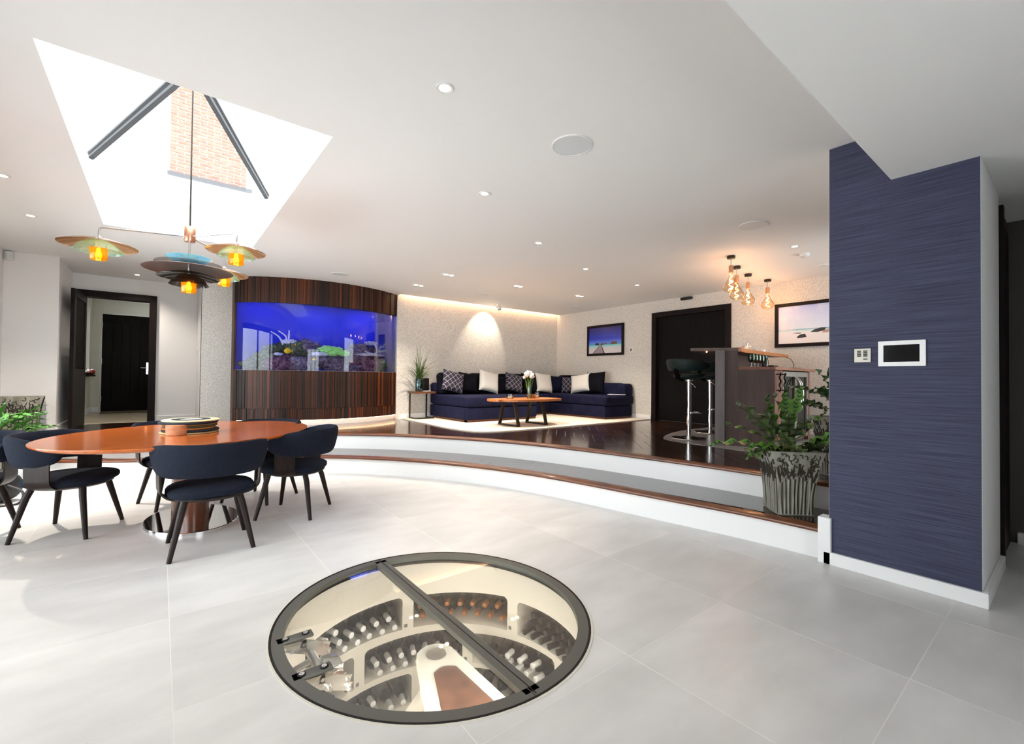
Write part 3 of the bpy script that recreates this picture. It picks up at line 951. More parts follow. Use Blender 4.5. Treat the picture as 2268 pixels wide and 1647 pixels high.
part('tabletop', MB().lathe([(.955, -.030), (.995, -.012), (1.0, -.004), (.998, 0), (.6, 0), (0, 0)], (0, 0, TT), 72, ta, tbb), 'cherry_top', tb, True)
part('pedestal', MB().lathe([(1, .015), (1, TT - .03)], (0, 0, 0), 48, .205, .12, rot=math.radians(54)), 'walnut_pedestal', tb, True)
part('foot', MB().lathe([(1, 0), (1, .022), (.99, .026), (.0, .026)], (-.01, -.03, 0), 64, .425, .305, rot=math.radians(54)), 'chrome', tb, True)


def make_chair():
    c = thing('dining_chair', 'chair', 'chair', (0, 0, 0), 0, 'navy tub chairs round the dining table')
    # seat pad
    def seat_fn(u, v):
        a = 2 * PI * u; k = v * PI
        e = 2 / 2.7
        cx = math.copysign(abs(math.cos(a)) ** e, math.cos(a)); sy = math.copysign(abs(math.sin(a)) ** e, math.sin(a))
        r = math.sin(k) ** .45
        return (.252 * cx * r, .245 * sy * r + .01, .392 + .040 * math.copysign(abs(math.cos(k)) ** .7, math.cos(k)) * -1)
    part('seat', MB().grid(seat_fn, 40, 14, True), 'navy_wool', c, True)
    part('seat_base', MB().lathe([(.0, -.012), (.20, -.012), (.235, .004), (.235, .014), (0, .014)], (0, .005, .352), 36), 'wenge', c, True)
    # wrap-round back
    NT, NC = 45, 14
    def band(u, v):
        t = u * 2 - 1
        th = -PI / 2 + t * math.radians(112)
        e = abs(t)
        top = .722 - .070 * max(0, (e - .45) / .55) ** 1.6
        bot = .505 + .045 * max(0, (e - .55) / .45) ** 2
        hh = (top - bot) / 2
        cap = math.sqrt(max(0.0, 1 - max(0, (e - .86) / .14) ** 2))
        hh *= max(cap, .02); tk = .030 * max(cap, .05)
        zc = (top + bot) / 2
        ph = 2 * PI * v
        ce_, se_ = math.cos(ph), math.sin(ph)
        zz = zc + hh * math.copysign(abs(se_) ** .7, se_)
        lean = .10 * (zz - .56)
        rr = tk * math.copysign(abs(ce_) ** .8, ce_) + lean * 2.0
        rx, ry = .288 + rr, .285 + rr
        return (rx * math.cos(th), ry * math.sin(th), zz)
    part('backrest', MB().grid(lambda u, v: band(u, v), NT, NC + 1), 'navy_wool', c, True)
    # bent plywood bracket behind the seat and one at each side
    def bracket(ang, w, r0, r1, z1):
        mb = MB(); d = Vector((math.cos(ang), math.sin(ang), 0)); s_ = Vector((-d.y, d.x, 0))
        path = smooth_curve([d * (r0 - .10) + Vector((0, 0, .352)), d * r0 + Vector((0, 0, .354)), d * (r1 - .01) + Vector((0, 0, .395)), d * r1 + Vector((0, 0, .46)), d * (r1 + .002) + Vector((0, 0, z1))], 5)
        for i in range(len(path) - 1):
            t = (path[i + 1] - path[i]); L = t.length; t.normalize()
            mb.obox((path[i] + path[i + 1]) / 2, (L * 1.08, w, .010), t, s_, t.cross(s_))
        return mb
    for sg in (0, PI):
        part('side_bracket', bracket(sg + (-.12 if sg == 0 else .12), .15, .215, .285, .57), 'wenge', c)
    for sx in (-1, 1):
        for sy in (-1, 1):
            part('leg', MB().tube([(sx * .150, sy * .145 + .005, .350), (sx * .165, sy * .16, .29), (sx * .226, sy * .215, 0)], [.0215, .021, .0135], 14), 'wenge', c, True)
    return c


chair0 = make_chair()
CH = [((.285, 3.655), 0, 'navy tub chair nearest the camera, its back turned to the camera'),
      ((-.503, 4.58), math.degrees(math.atan2(-.169, .415)) - 90, 'navy tub chair tucked under the left end of the oval table'),
      ((.914, 4.126), math.degrees(math.atan2(.57, -.82)) - 90, 'navy tub chair at the right end of the oval table'),
      ((.14, 5.06), math.degrees(math.atan2(-.95, .30)) - 90, 'navy tub chair on the far side of the table, hidden behind the placemats'),
      ((.762, 4.787), math.degrees(math.atan2(-.69, -.72)) - 90, 'navy tub chair on the far side of the table, nearest the aquarium'),
      ((-1.10, 4.78), 158, 'navy tub chair at the left edge of the picture, black bag behind it')]
for i, ((x, y), rz, lab) in enumerate(CH):
    c = chair0 if i == 0 else copy_tree(chair0)
    c.location = (x, y, 0); c.rotation_euler = (0, 0, math.radians(rz)); c['label'] = lab

# placemats, wooden cup
mats_ = [((.62, .50, .26, 1), 'mat_straw'), ((.010, .014, .022, 1), 'mat_ink'), ((.42, .16, .04, 1), 'mat_rust'), ((.10, .11, .06, 1), 'mat_olive'), ((.30, .19, .08, 1), 'mat_brown'), ((.012, .022, .040, 1), 'mat_navy'), ((.80, .70, .42, 1), 'mat_cream')]
for c, nme in mats_: mat(nme, c, .85, bump=.5, bscale=(150, 150, 150))
PM = [('mat_straw', .193, 'straw placemat at the bottom of the stack on the dining table'), ('mat_ink', .188, 'black placemat second from the bottom of the stack'),
      ('mat_rust', .176, 'rust orange placemat in the middle of the stack'), ('mat_olive', .178, 'olive placemat in the middle of the stack'),
      ('mat_brown', .180, 'brown woven placemat near the top of the stack'), ('mat_navy', .195, 'navy placemat just under the top one'), ('mat_cream', .190, 'cream placemat with a dark ring on top of the stack')]
z = TT
for i, (m, r, lab) in enumerate(PM):
    h = (.014, .018, .017, .013, .014, .017, .012)[i]
    px, py = .190 + .008 * math.sin(i * 2.3), 4.345 + .008 * math.cos(i * 1.7)
    mb = MB().lathe([(0, 0), (r - .006, 0), (r, h * .3), (r, h * .7), (r - .006, h - .001), (0, h - .001)], n=48)
    if i == 6:
        pm = thing('placemat', lab, 'placemat', (px, py, z), 0, 'round placemats stacked on the table')
        part('disc', mb, m, pm, True)
        part('dark_ring', MB().lathe([(.075, h - .001), (.128, h - .001), (.128, h + .0008), (.075, h + .0008)], n=48, closed=True), 'mat_navy', pm, True)
        part('white_centre', MB().lathe([(0, h - .001), (.060, h - .001), (.060, h + .0008), (0, h + .0008)], n=40), 'coral_pale', pm, True)
    else:
        solo('placemat', mb.xf(Matrix.Translation((px, py, z))), m, lab, 'placemat', 'round placemats stacked on the table', True, (px, py, z))
    z += h
mat('olive_wood', (.62, .26, .12, 1), .4, color2=(.34, .12, .045, 1), nscale=(14, 14, 40), ndetail=6, ramp=(.45, .75))
solo('wooden_tealight_holder', MB().lathe([(0, 0), (.066, 0), (.070, .004), (.070, .074), (.066, .078), (.030, .078), (.030, .060), (0, .060)], (.105, 4.245 - .045, TT), 40), 'olive_wood',
     'squat olive wood tealight holder in front of the placemats', 'candle holder', None, True, (.105, 4.2, TT))

# ================================================================== CHANDELIER
def art_glass(name, tint, body, mixb, refl=.5):
    """blown coloured glass: tinted see-through body that also glows softly where light falls on it"""
    m = glass(name, tint, refl, 0.02, 1.35, .03); nt = m.node_tree
    mx = [n_ for n_ in nt.nodes if n_.type == 'MIX_SHADER'][0]; trn = [n_ for n_ in nt.nodes if n_.type == 'BSDF_TRANSPARENT'][0]
    tl = nd(nt, 'ShaderNodeBsdfTranslucent'); tl.inputs['Color'].default_value = body
    df = nd(nt, 'ShaderNodeBsdfDiffuse'); df.inputs['Color'].default_value = body
    ad = nd(nt, 'ShaderNodeMixShader'); ad.inputs['Fac'].default_value = .4
    nt.links.new(tl.outputs[0], ad.inputs[1]); nt.links.new(df.outputs[0], ad.inputs[2])
    m2 = nd(nt, 'ShaderNodeMixShader'); m2.inputs['Fac'].default_value = mixb
    nt.links.new(trn.outputs[0], m2.inputs[1]); nt.links.new(ad.outputs[0], m2.inputs[2]); nt.links.new(m2.outputs[0], mx.inputs[1])
art_glass('amber_glass', (1.0, .72, .12, 1), (.95, .55, .03, 1), .09)
art_glass('teal_glass', (.80, .97, .95, 1), (.45, .78, .72, 1), .25)
art_glass('blue_glass', (.66, .90, .98, 1), (.30, .60, .72, 1), .30)
art_glass('smoke_dish_glass', (.50, .50, .49, 1), (.05, .05, .05, 1), .25, .7)
art_glass('copper_glass', (.93, .76, .60, 1), (.60, .36, .20, 1), .32, .8)
glass('clear_glass', (.93, .95, .95, 1), .6, base=.03)
glass('smoke_glass', (.30, .30, .29, 1), 1.0, base=.03)
mat('copper_enamel', (.085, .026, .010, 1), .35, .0)
mat('copper', (.80, .42, .28, 1), .28, 1.0)
glow('filament', (1.0, .56, .18, 1), 3.0)
glow('bulb_core', (1.0, .62, .22, 1), 5.0)
cd = thing('chandelier', 'glass chandelier with stacked coloured dishes and three arms of amber lamps', 'chandelier', (.162, 4.3, 1.79))
part('rod', MB().cyl((.162, 4.3, 2.19), (.162, 4.3, RZ - .04), .006, n=12), 'dark_bronze', cd, True, True)
part('hub', MB().lathe([(0, 2.190), (.036, 2.190), (.038, 2.194), (.038, 2.302), (.036, 2.306), (0, 2.306)], (.162, 4.3, 0), 32), 'copper', cd, True, True)
part('lower_stem', MB().cyl((.162, 4.3, 1.94), (.162, 4.3, 2.195), .008, n=12), 'steel', cd, True, True)


def shell(prof, t=.003):
    """thin glass dish with real thickness from a profile of its outer face"""
    return prof + [(max(r - (t if abs(z1) else t), 0), z1 + t) for (r, z1) in prof[::-1]]


def dish(nm, prof, m, parent, c, n=56):
    part(nm, MB().lathe(prof, (c[0], c[1], 0), n), m, parent, True, True)
CX = (.162, 4.3)
dish('amber_collar', [(.058, 2.035), (.060, 2.082), (.056, 2.084), (.054, 2.038)], 'amber_glass', cd, CX)
dish('blue_dish', [(.06, 2.012), (.10, 2.028), (.150, 2.064), (.147, 2.066), (.098, 2.032), (.058, 2.016)], 'blue_glass', cd, CX)
dish('small_blue_dish', [(.04, 1.994), (.085, 2.004), (.115, 2.020), (.112, 2.022), (.083, 2.007), (.04, 1.998)], 'blue_glass', cd, CX)
dish('clear_dish', [(.02, 2.006), (.10, 2.008), (.17, 1.997), (.222, 2.012), (.220, 2.015), (.17, 2.001), (.10, 2.012), (.02, 2.010)], 'clear_glass', cd, CX)
dish('copper_disc', [(.012, 1.990), (.15, 1.984), (.25, 1.973), (.292, 1.962), (.294, 1.964), (.25, 1.978), (.15, 1.990), (.012, 1.996)], 'copper_enamel', cd, CX)
dish('smoke_dish', [(.012, 1.955), (.10, 1.942), (.17, 1.922), (.203, 1.908), (.205, 1.911), (.17, 1.926), (.10, 1.947), (.012, 1.959)], 'smoke_dish_glass', cd, CX)
dish('dark_dome', [(.02, 1.935), (.06, 1.922), (.10, 1.892), (.128, 1.850), (.131, 1.852), (.103, 1.895), (.062, 1.926), (.02, 1.939)], 'smoke_dish_glass', cd, CX)
def lantern(c, zt, parent):
    """amber tube with glowing filament, top at zt"""
    dish('amber_tube', [(.020, zt - .004), (.046, zt - .010), (.050, zt - .02), (.050, zt - .102), (.046, zt - .108), (.045, zt - .104), (.047, zt - .098), (.047, zt - .022), (.043, zt - .013), (.020, zt - .008)], 'amber_glass', parent, c, 36)
    part('bulb', MB().lathe([(0, zt - .088), (.008, zt - .084), (.013, zt - .065), (.012, zt - .035), (.006, zt - .02), (0, zt - .018)], (c[0], c[1], 0), 16), 'filament', parent, True, True)
    lamp('POINT', 'chandelier_light', Vector((c[0], c[1], zt - .055)) - cd.location, .35, (1, .62, .28), size=.02, parent=cd)
lantern(CX, 1.90, cd)
for (c, rad, zb, zr) in (((-.374, 4.462), .226, 2.153, 1.99), ((.436, 3.956), .196, 2.147, 1.99), ((.436, 4.776), .190, 2.118, 1.957)):
    d = Vector((c[0] - CX[0], c[1] - CX[1], 0)); L = d.length; d.normalize()
    za = 2.231
    e = Vector((c[0], c[1], za))
    pts = [Vector((CX[0], CX[1], za)) + d * .03, e - d * .03, e - d * .012 + Vector((0, 0, -.003)), e - d * .002 + Vector((0, 0, -.012)), e + Vector((0, 0, -.03)), Vector((c[0], c[1], zb))]
    arm = part('arm', MB().tube(pts, .0065, 10), 'steel', cd, True, True)
    o = part('arm_cap', MB().lathe([(.010, zb - .006), (.018, zb - .006), (.018, zb + .004), (.008, zb + .012)], (c[0], c[1], 0), 20), 'chrome', arm, True, True)
    k = rad / .226
    dish('copper_dish', [(.012, zb - .006), (.09 * k, zb - .018), (.17 * k, zb - .040), (rad, zb - .062), (rad + .001, zb - .059), (.17 * k, zb - .036), (.09 * k, zb - .013), (.012, zb - .001)], 'copper_glass', arm, c)
    dish('teal_dome', [(.015, zb - .018), (.06 * k, zb - .028), (.11 * k, zb - .062), (.142 * k, zb - .100), (.145 * k, zb - .098), (.113 * k, zb - .058), (.063 * k, zb - .024), (.015, zb - .014)], 'teal_glass', arm, c)
    lantern(c, zr + .108, arm)

# ================================================================== BLACK BAG AT THE LEFT EDGE
mat('bag_black', (.010, .010, .012, 1), .55, bump=.4, bscale=(30, 30, 30))
bgt = thing('bag', 'black fabric bag slumped on the floor by the left-hand chair', 'bag', (-1.16, 5.95, 0))
part('body', MB().grid(lambda u, v: (.19 * math.cos(2 * PI * u) * math.sin(PI * v) ** .6 * (1 + .08 * math.sin(6 * PI * u)), .13 * math.sin(2 * PI * u) * math.sin(PI * v) ** .6, .135 - .135 * math.cos(PI * v)), 28, 14, True), 'bag_black', bgt, True)
part('strap', MB().tube(smooth_curve([(.12, -.10, .16), (.22, -.16, .10), (.20, -.20, .012), (.05, -.21, .012), (-.08, -.15, .03)], 6), .010, 8), 'bag_black', bgt, True)
part('top_flap', MB().rbox((.02, -.01, .275), (.26, .15, .03), .014), 'black_matt', bgt, True)

# ================================================================== LOUNGE
mat('velvet_navy', (.0042, .005, .021, 1), .8, color2=(.010, .0115, .042, 1), nscale=(7, 7, 7), ndetail=5, spec=.15, rnd=.0, ramp=(.3, .75))
mat('velvet_dark', (.0035, .0035, .006, 1), .85, color2=(.006, .006, .011, 1), nscale=(9, 9, 9), spec=.1)
mat('cushion_cream', (.72, .70, .66, 1), .9, bump=.2, bscale=(300, 300, 300))
mat('plinth_wood', (.13, .035, .012, 1), .4)
mat('rug_cream', (.62, .55, .46, 1), .95, color2=(.72, .66, .57, 1), nscale=(60, 60, 60), ndetail=3, bump=.6, bscale=(220, 220, 220))
# rug with a rounded corner
rp = [(3.42, 7.56), (3.40, 6.6), (3.37, 5.9), (3.385, 5.55), (3.43, 5.28), (3.56, 5.12), (3.80, 5.04), (4.3, 5.02), (XW - .04, 5.04), (XW - .04, 7.56)]
solo('rug', MB().prism([tuple(p) for p in smooth_curve([Vector(p) for p in rp[:8]], 5)] + rp[8:], ZP, ZP + .012), 'rug_cream', 'large cream rug with one rounded corner under the blue corner sofa', 'rug', None, False, (5.3, 6.3, ZP))
RZT = ZP + .012
# U-shaped velvet sofa
sf = thing('corner_sofa', 'large navy velvet corner sofa on a reddish wooden plinth', 'sofa', (5.2, 6.8, RZT))
SEAT = .85
def sbox(nm, x0, x1, y0, y1, z0, z1, r, m='velvet_navy', seg=4):
    return part(nm, MB().rbox(((x0 + x1) / 2, (y0 + y1) / 2, (z0 + z1) / 2), (x1 - x0, y1 - y0, z1 - z0), r, seg), m, sf, True, True)
part('plinth', MB().box(4.02, 5.50, 6.31, 7.50, RZT, RZT + .035), 'plinth_wood', sf, world=True)
part('plinth', MB().box(6.50, 7.28, 5.47, 7.50, RZT, RZT + .035), 'plinth_wood', sf, world=True)
part('plinth', MB().box(5.50, 6.50, 6.95, 7.50, RZT, RZT + .035), 'plinth_wood', sf, world=True)
for (x, y) in ((4.02, 6.30), (5.38, 6.30)):
    part('foot', MB().box(x, x + .14, y, y + .10, RZT, RZT + .045), 'plinth_wood', sf, world=True)
b0 = RZT + .036
sbox('left_base', 3.985, 5.53, 6.28, 7.55, b0, .655, .015)
sbox('left_seat', 3.98, 5.535, 6.26, 7.40, .66, SEAT, .05)
sbox('middle_base', 5.53, 6.46, 6.92, 7.55, b0, .655, .015)
sbox('middle_seat', 5.54, 6.455, 6.90, 7.40, .66, SEAT - .01, .05)
sbox('right_base', 6.465, 7.27, 5.44, 7.55, b0, .655, .015)
sbox('right_seat', 6.455, 7.285, 5.40, 7.40, .66, SEAT, .055)
sbox('left_drawer_front', 3.975, 3.99, 6.32, 7.10, b0 + .02, .63, .006)
sbox('back', 4.0, 7.28, 7.40, 7.60, .66, 1.06, .05)
sbox('right_arm_back', 7.06, 7.29, 5.62, 7.42, SEAT - .03, 1.085, .05)
sbox('right_arm_end', 7.03, 7.29, 5.42, 5.64, SEAT - .03, 1.075, .06)
# back cushions
for i, (x0, x1) in enumerate(((4.03, 4.72), (4.72, 5.42), (5.42, 6.12), (6.12, 6.80))):
    o = part('back_cushion', MB().rbox((0, 0, 0), (x1 - x0 - .01, .17, .42), .07, 4).xf(Matrix.Translation(((x0 + x1) / 2, 7.36, 1.04)) @ Matrix.Rotation(-.16, 4, 'X')), 'velvet_dark', sf, True, True)
o = part('back_cushion', MB().rbox((0, 0, 0), (.17, .62, .42), .07, 4).xf(Matrix.Translation((7.05, 6.95, 1.03)) @ Matrix.Rotation(.16, 4, 'Y')), 'velvet_dark', sf, True, True)


def pillow_mesh(w, h, t):
    mb = MB(); N = 17
    def f(sgn):
        def g_(u, v):
            a, b = u * 2 - 1, v * 2 - 1
            k = max(0, (1 - a ** 4) * (1 - b ** 4)) ** .55
            pin = 1 - .07 * (1 - abs(a) ** 2) * abs(b) ** 3 ; pin2 = 1 - .07 * (1 - abs(b) ** 2) * abs(a) ** 3
            return (a * w / 2 * pin2, sgn * t / 2 * k, b * h / 2 * pin)
        return g_
    mb.grid(f(1), N, N); mb.grid(f(-1), N, N)
    return mb


def quilted(name):
    m = mat(name, (.016, .015, .030, 1), .85)
    nt = m.node_tree; b = nt.nodes['Principled BSDF']
    tc = nd(nt, 'ShaderNodeTexCoord'); sp = nd(nt, 'ShaderNodeSeparateXYZ'); nt.links.new(tc.outputs['Object'], sp.inputs[0])
    outs = []
    for sg in (1, -1):
        ml = nd(nt, 'ShaderNodeMath', operation='MULTIPLY_ADD'); ml.inputs[1].default_value = sg
        nt.links.new(sp.outputs['Z'], ml.inputs[0]); nt.links.new(sp.outputs['X'], ml.inputs[2])
        sc = nd(nt, 'ShaderNodeMath', operation='MULTIPLY'); sc.inputs[1].default_value = 9.5; nt.links.new(ml.outputs[0], sc.inputs[0])
        fr = nd(nt, 'ShaderNodeMath', operation='FRACT'); nt.links.new(sc.outputs[0], fr.inputs[0])
        lt = nd(nt, 'ShaderNodeMath', operation='LESS_THAN'); lt.inputs[1].default_value = .10; nt.links.new(fr.outputs[0], lt.inputs[0])
        outs.append(lt)
    mxm = nd(nt, 'ShaderNodeMath', operation='MAXIMUM'); nt.links.new(outs[0].outputs[0], mxm.inputs[0]); nt.links.new(outs[1].outputs[0], mxm.inputs[1])
    mx = nd(nt, 'ShaderNodeMixRGB'); mx.inputs['Color1'].default_value = (.020, .018, .036, 1); mx.inputs['Color2'].default_value = (.34, .31, .36, 1)
    nt.links.new(mxm.outputs[0], mx.inputs['Fac']); nt.links.new(mx.outputs['Color'], b.inputs['Base Color'])
quilted('quilted_cloth')
PG = 'scatter cushions on the corner sofa'
def pillow(m, x, y, w, h, yaw, lean, roll, lab, t=.16):
    o = link('scatter_cushion', pillow_mesh(w, h, t).mesh('scatter_cushion', True, True, 60), m)
    o.rotation_euler = (Matrix.Rotation(yaw, 4, 'Z') @ Matrix.Rotation(-lean, 4, 'X') @ Matrix.Rotation(roll, 4, 'Y')).to_euler()
    ext = max(abs(w / 2 * math.sin(roll)) + abs(h / 2 * math.cos(roll)), .1)
    o.location = (x, y, SEAT + ext * math.cos(lean) * .97)
    return tag(o, lab, 'cushion', PG)
pillow('quilted_cloth', 4.21, 7.10, .44, .40, 0, .30, .26, 'lattice-patterned dark cushion at the left end of the sofa')
pillow('cushion_cream', 4.98, 7.06, .44, .42, 0, .30, .22, 'plain cream cushion third from the left end of the sofa')
pillow('velvet_dark', 4.58, 7.17, .42, .40, 0, .25, .10, 'black cushion between the lattice one and the cream one')
pillow('velvet_dark', 5.38, 7.17, .38, .36, 0, .25, .0, 'black cushion behind the right edge of the left cream cushion')
pillow('quilted_cloth', 5.62, 7.09, .42, .38, 0, .28, .22, 'lattice-patterned dark cushion left of the flower vase')
pillow('velvet_dark', 6.06, 7.13, .40, .42, 0, .25, .05, 'black cushion behind the flower vase')
pillow('cushion_cream', 6.42, 7.08, .44, .42, 0, .28, .10, 'plain cream cushion near the corner of the room')
pillow('velvet_navy', 6.86, 7.14, .38, .38, -.5, .25, .04, 'navy cushion in the very corner of the sofa')
pillow('quilted_cloth', 6.98, 6.86, .38, .36, -PI / 2 + .35, .25, -.05, 'lattice-patterned dark cushion on the right arm of the sofa')
pillow('cushion_cream', 6.92, 6.48, .46, .40, -PI / 2 + .25, .30, -.16, 'plain cream cushion on the right arm of the sofa')
pillow('velvet_dark', 7.03, 6.18, .46, .46, -PI / 2 + .1, .22, -.06, 'black cushion on the right arm of the sofa')
solo('magazine', MB().rbox((0, 0, 0), (.24, .34, .012), .003, 2).xf(Matrix.Translation((7.02, 5.60, SEAT + .012)) @ Matrix.Rotation(.5, 4, 'Z')), 'coral_pale', 'white magazine lying on the end of the right sofa seat', 'magazine', None, False, (7.02, 5.6, SEAT))

# coffee table
mat('live_edge', (.36, .105, .022, 1), .35, color2=(.55, .20, .055, 1), nscale=(3, 30, 30), ndetail=6, ramp=(.3, .7), coat=.2)
ct = thing('coffee_table', 'live-edge wooden coffee table on black trapezoid steel legs', 'coffee table', (4.62, 5.55, RZT))
out = [(3.98, 5.62), (4.02, 5.46), (4.10, 5.44), (4.17, 5.36), (4.30, 5.27), (4.6, 5.21), (4.95, 5.23), (5.22, 5.32), (5.30, 5.48), (5.28, 5.72), (5.1, 5.86), (4.7, 5.90), (4.3, 5.87), (4.05, 5.78)]
cur = smooth_curve([Vector(p) for p in out + [out[0]]], 5)[:-1]
part('tabletop', MB().prism([(p.x, p.y) for p in cur], .795, .83), 'live_edge', ct, world=True)
for x in (4.30, 4.87):
    lg = MB()
    w = .055
    pts = [(x, 5.30, RZT + .011), (x, 5.78, RZT + .011), (x, 5.68, .79), (x, 5.40, .79)]
    for a, b in ((0, 1), (1, 2), (2, 3), (3, 0)):
        p, q = Vector(pts[a]), Vector(pts[b]); t = (q - p).normalized(); s_ = Vector((1, 0, 0))
        lg.obox((p + q) / 2, ((q - p).length + .02, w, .022), t, s_, t.cross(s_))
    part('leg_frame', lg, 'dark_bronze', ct, world=True)
glass('vase_glass', (.90, .96, .90, 1), 1.0, base=.04)
glass('tumbler_glass', (.88, .90, .88, 1), 1.0, base=.06)
mat('stem_green', (.10, .24, .035, 1), .5)
mat('petal_white', (.88, .86, .80, 1), .6)
mat('petal_pink', (.85, .66, .74, 1), .6)
TTZ = .83
vx, vy = 4.72, 5.55
vs_ = thing('flower_vase', 'tall clear glass vase of white and pink flowers on the coffee table', 'vase', (vx, vy, TTZ))
part('glass_body', MB().lathe([(0, .002), (.032, .002), (.040, .01), (.048, .10), (.045, .19), (.036, .245), (.034, .25), (.033, .245), (.043, .19), (.045, .10), (.037, .014), (0, .010)], n=32), 'vase_glass', vs_, True)
part('water', MB().lathe([(0, .012), (.036, .014), (.044, .10), (.042, .17), (0, .17)], n=28), 'clear_glass', vs_, True)
bq = thing('bouquet', 'bunch of white and pale pink flowers standing in the glass vase', 'flowers', (vx, vy, TTZ + .02))
rf = random.Random(11)
heads = [(-.06, .0, .37, .058, 'petal_white'), (-.02, .02, .40, .045, 'petal_white'), (.045, -.01, .36, .050, 'petal_pink'), (.09, .02, .335, .040, 'petal_pink'), (.01, -.03, .335, .040, 'petal_white'), (-.09, .02, .32, .036, 'petal_white'), (.05, .03, .40, .035, 'petal_pink')]
def flower_head(c, r, m, seed):
    mb = MB(); rr = random.Random(seed)
    for k in range(26):
        d = Vector((rr.gauss(0, 1), rr.gauss(0, 1), rr.gauss(.3, 1))).normalized()
        p = Vector(c) + d * r * .62
        s_ = d.orthogonal().normalized(); u = d.cross(s_)
        q = r * .42
        mb.add([p + s_ * q, p + (s_ + u) * q * .7 + d * q * .3, p + u * q, p - (s_ - u) * q * .7 + d * q * .25, p - s_ * q, p - u * q, p + d * q * .35, p - d * q * .2],
               [(0, 1, 6), (1, 2, 6), (2, 3, 6), (3, 4, 6), (4, 5, 6), (5, 0, 6), (0, 7, 1), (1, 7, 2), (2, 7, 3), (3, 7, 4), (4, 7, 5), (5, 7, 0)])
    return mb
for i, (dx, dy, dz, r, m) in enumerate(heads):
    fh = part('flower', flower_head((dx, dy, dz), r, m, i), m, bq)
    part('stem', MB().tube(smooth_curve([(rf.uniform(-.02, .02), rf.uniform(-.02, .02), .0), (dx * .25, dy * .25, .2), (dx, dy, dz - r * .5)], 4), .004, 6), 'stem_green', fh, True)
for i in range(9):
    a = rf.uniform(0, 6.28); b = Vector((math.cos(a) * .07, math.sin(a) * .05, rf.uniform(.16, .28)))
    part('leaf', MB().grid(lambda u, v, b=b, a=a: (b.x * u * 1.3 - math.sin(a) * .02 * (v - .5) * math.sin(PI * u), b.y * u * 1.3 + math.cos(a) * .02 * (v - .5) * math.sin(PI * u), .05 + b.z * u), 7, 3), 'stem_green', bq, True)
def tumbler(x, y, label, h=.075, r=.042):
    t = thing('glass_tumbler', label, 'glass', (x, y, TTZ), 0, 'glass tumblers on the coffee table')
    part('glass_body', MB().lathe([(0, 0), (r * .92, 0), (r, .006), (r, h), (r - .004, h), (r - .005, .012), (0, .012)], n=24), 'tumbler_glass', t, True)
    part('wax', MB().lathe([(0, .013), (r - .007, .013), (r - .007, h * .45), (0, h * .45)], n=24), 'cushion_cream', t, True)
    return t
tumbler(4.38, 5.62, 'low glass tumbler at the left of the coffee table', .07, .055)
tumbler(5.0, 5.68, 'glass tumbler with white candle right of the flower vase', .09, .048)
solo('wooden_candle_holder', MB().lathe([(0, 0), (.034, 0), (.037, .004), (.037, .056), (.033, .06), (0, .06)], (4.86, 5.60, TTZ), 24), 'live_edge', 'small orange wooden candle holder right of the vase', 'candle holder', None, True, (4.86, 5.6, TTZ))

# side table with grassy plant
sd_ = thing('side_table', 'small wooden side table on a black steel C-frame left of the sofa', 'side table', (3.76, 7.42, RZT))
part('tabletop', MB().box(3.55, 3.95, 7.27, 7.57, .865, .90), 'oak_brown', sd_, world=True)
fr_ = MB()
for x in (3.575, 3.91):
    for a, b in (((x, 7.55, RZT + .01), (x, 7.55, .865)), ((x, 7.55, RZT + .01), (x, 7.29, RZT + .01))):
        p, q = Vector(a), Vector(b); t = (q - p).normalized(); s_ = Vector((1, 0, 0)); fr_.obox((p + q) / 2, ((q - p).length + .02, .022, .022), t, s_, t.cross(s_))
fr_.box(3.575, 3.91, 7.279, 7.301, RZT, RZT + .022)
part('frame', fr_, 'dark_bronze', sd_, world=True)
mat('vase_metal', (.10, .16, .17, 1), .12, .9)
mat('grass_leaf', (.035, .075, .014, 1), .5, color2=(.08, .15, .03, 1), nscale=(8, 8, 8), rnd=.3)
def blade(base, tip, w, sag, n=9, side=None):
    base, tip = Vector(base), Vector(tip); d = tip - base
    s_ = side or Vector((-d.y, d.x, 0)).normalized() if Vector((d.x, d.y)).length > 1e-4 else Vector((1, 0, 0))
    def g_(u, v):
        p = base + d * u + Vector((0, 0, sag * math.sin(PI * u) if sag >= 0 else sag * u * u))
        ww = w * (math.sin(PI * min(.5 + .5 * u, 1)) * .9 + .1) * (1 if u < .97 else .2)
        return p + s_ * ww * (v - .5) + Vector((0, 0, -abs(v - .5) * ww * .5 + ww * .25))
    return MB().grid(g_, n, 3)
pv = thing('grass_plant_vase', 'dark metallic cylinder vase holding the long-leaved grassy plant', 'vase', (3.68, 7.42, .90))
part('vase_body', MB().lathe([(0, 0), (.058, 0), (.062, .006), (.062, .225), (.058, .23), (.056, .20), (0, .20)], n=32), 'vase_metal', pv, True)
gp = thing('grass_plant', 'grassy houseplant with long arching dark green leaves by the aquarium', 'plant', (3.68, 7.42, 1.10))
rg = random.Random(5)
for k in range(58):
    a = rg.uniform(0, 2 * PI); L = rg.uniform(.28, .62) if k > 8 else rg.uniform(.55, .72)
    el = rg.uniform(.35, 1.25) if k > 8 else rg.uniform(1.15, 1.45)
    rad = L * math.cos(el); 
    ty = rad * math.sin(a) * (.35 if math.sin(a) > 0 else 1.0)
    tip = (rad * math.cos(a), min(ty, .14), L * math.sin(el) - .25 * rad)
    part('leaf', blade((rg.uniform(-.035, .035), rg.uniform(-.03, .03), 0), tip, rg.uniform(.012, .020), .16 * rad + .03, 10), 'grass_leaf', gp, True)
solo('speaker_box', MB().rbox((3.86, 7.50, 1.02), (.10, .10, .24), .01), 'black_metal', 'black upright box behind the plant vase on the side table', 'box', None, False, (3.86, 7.5, .90))
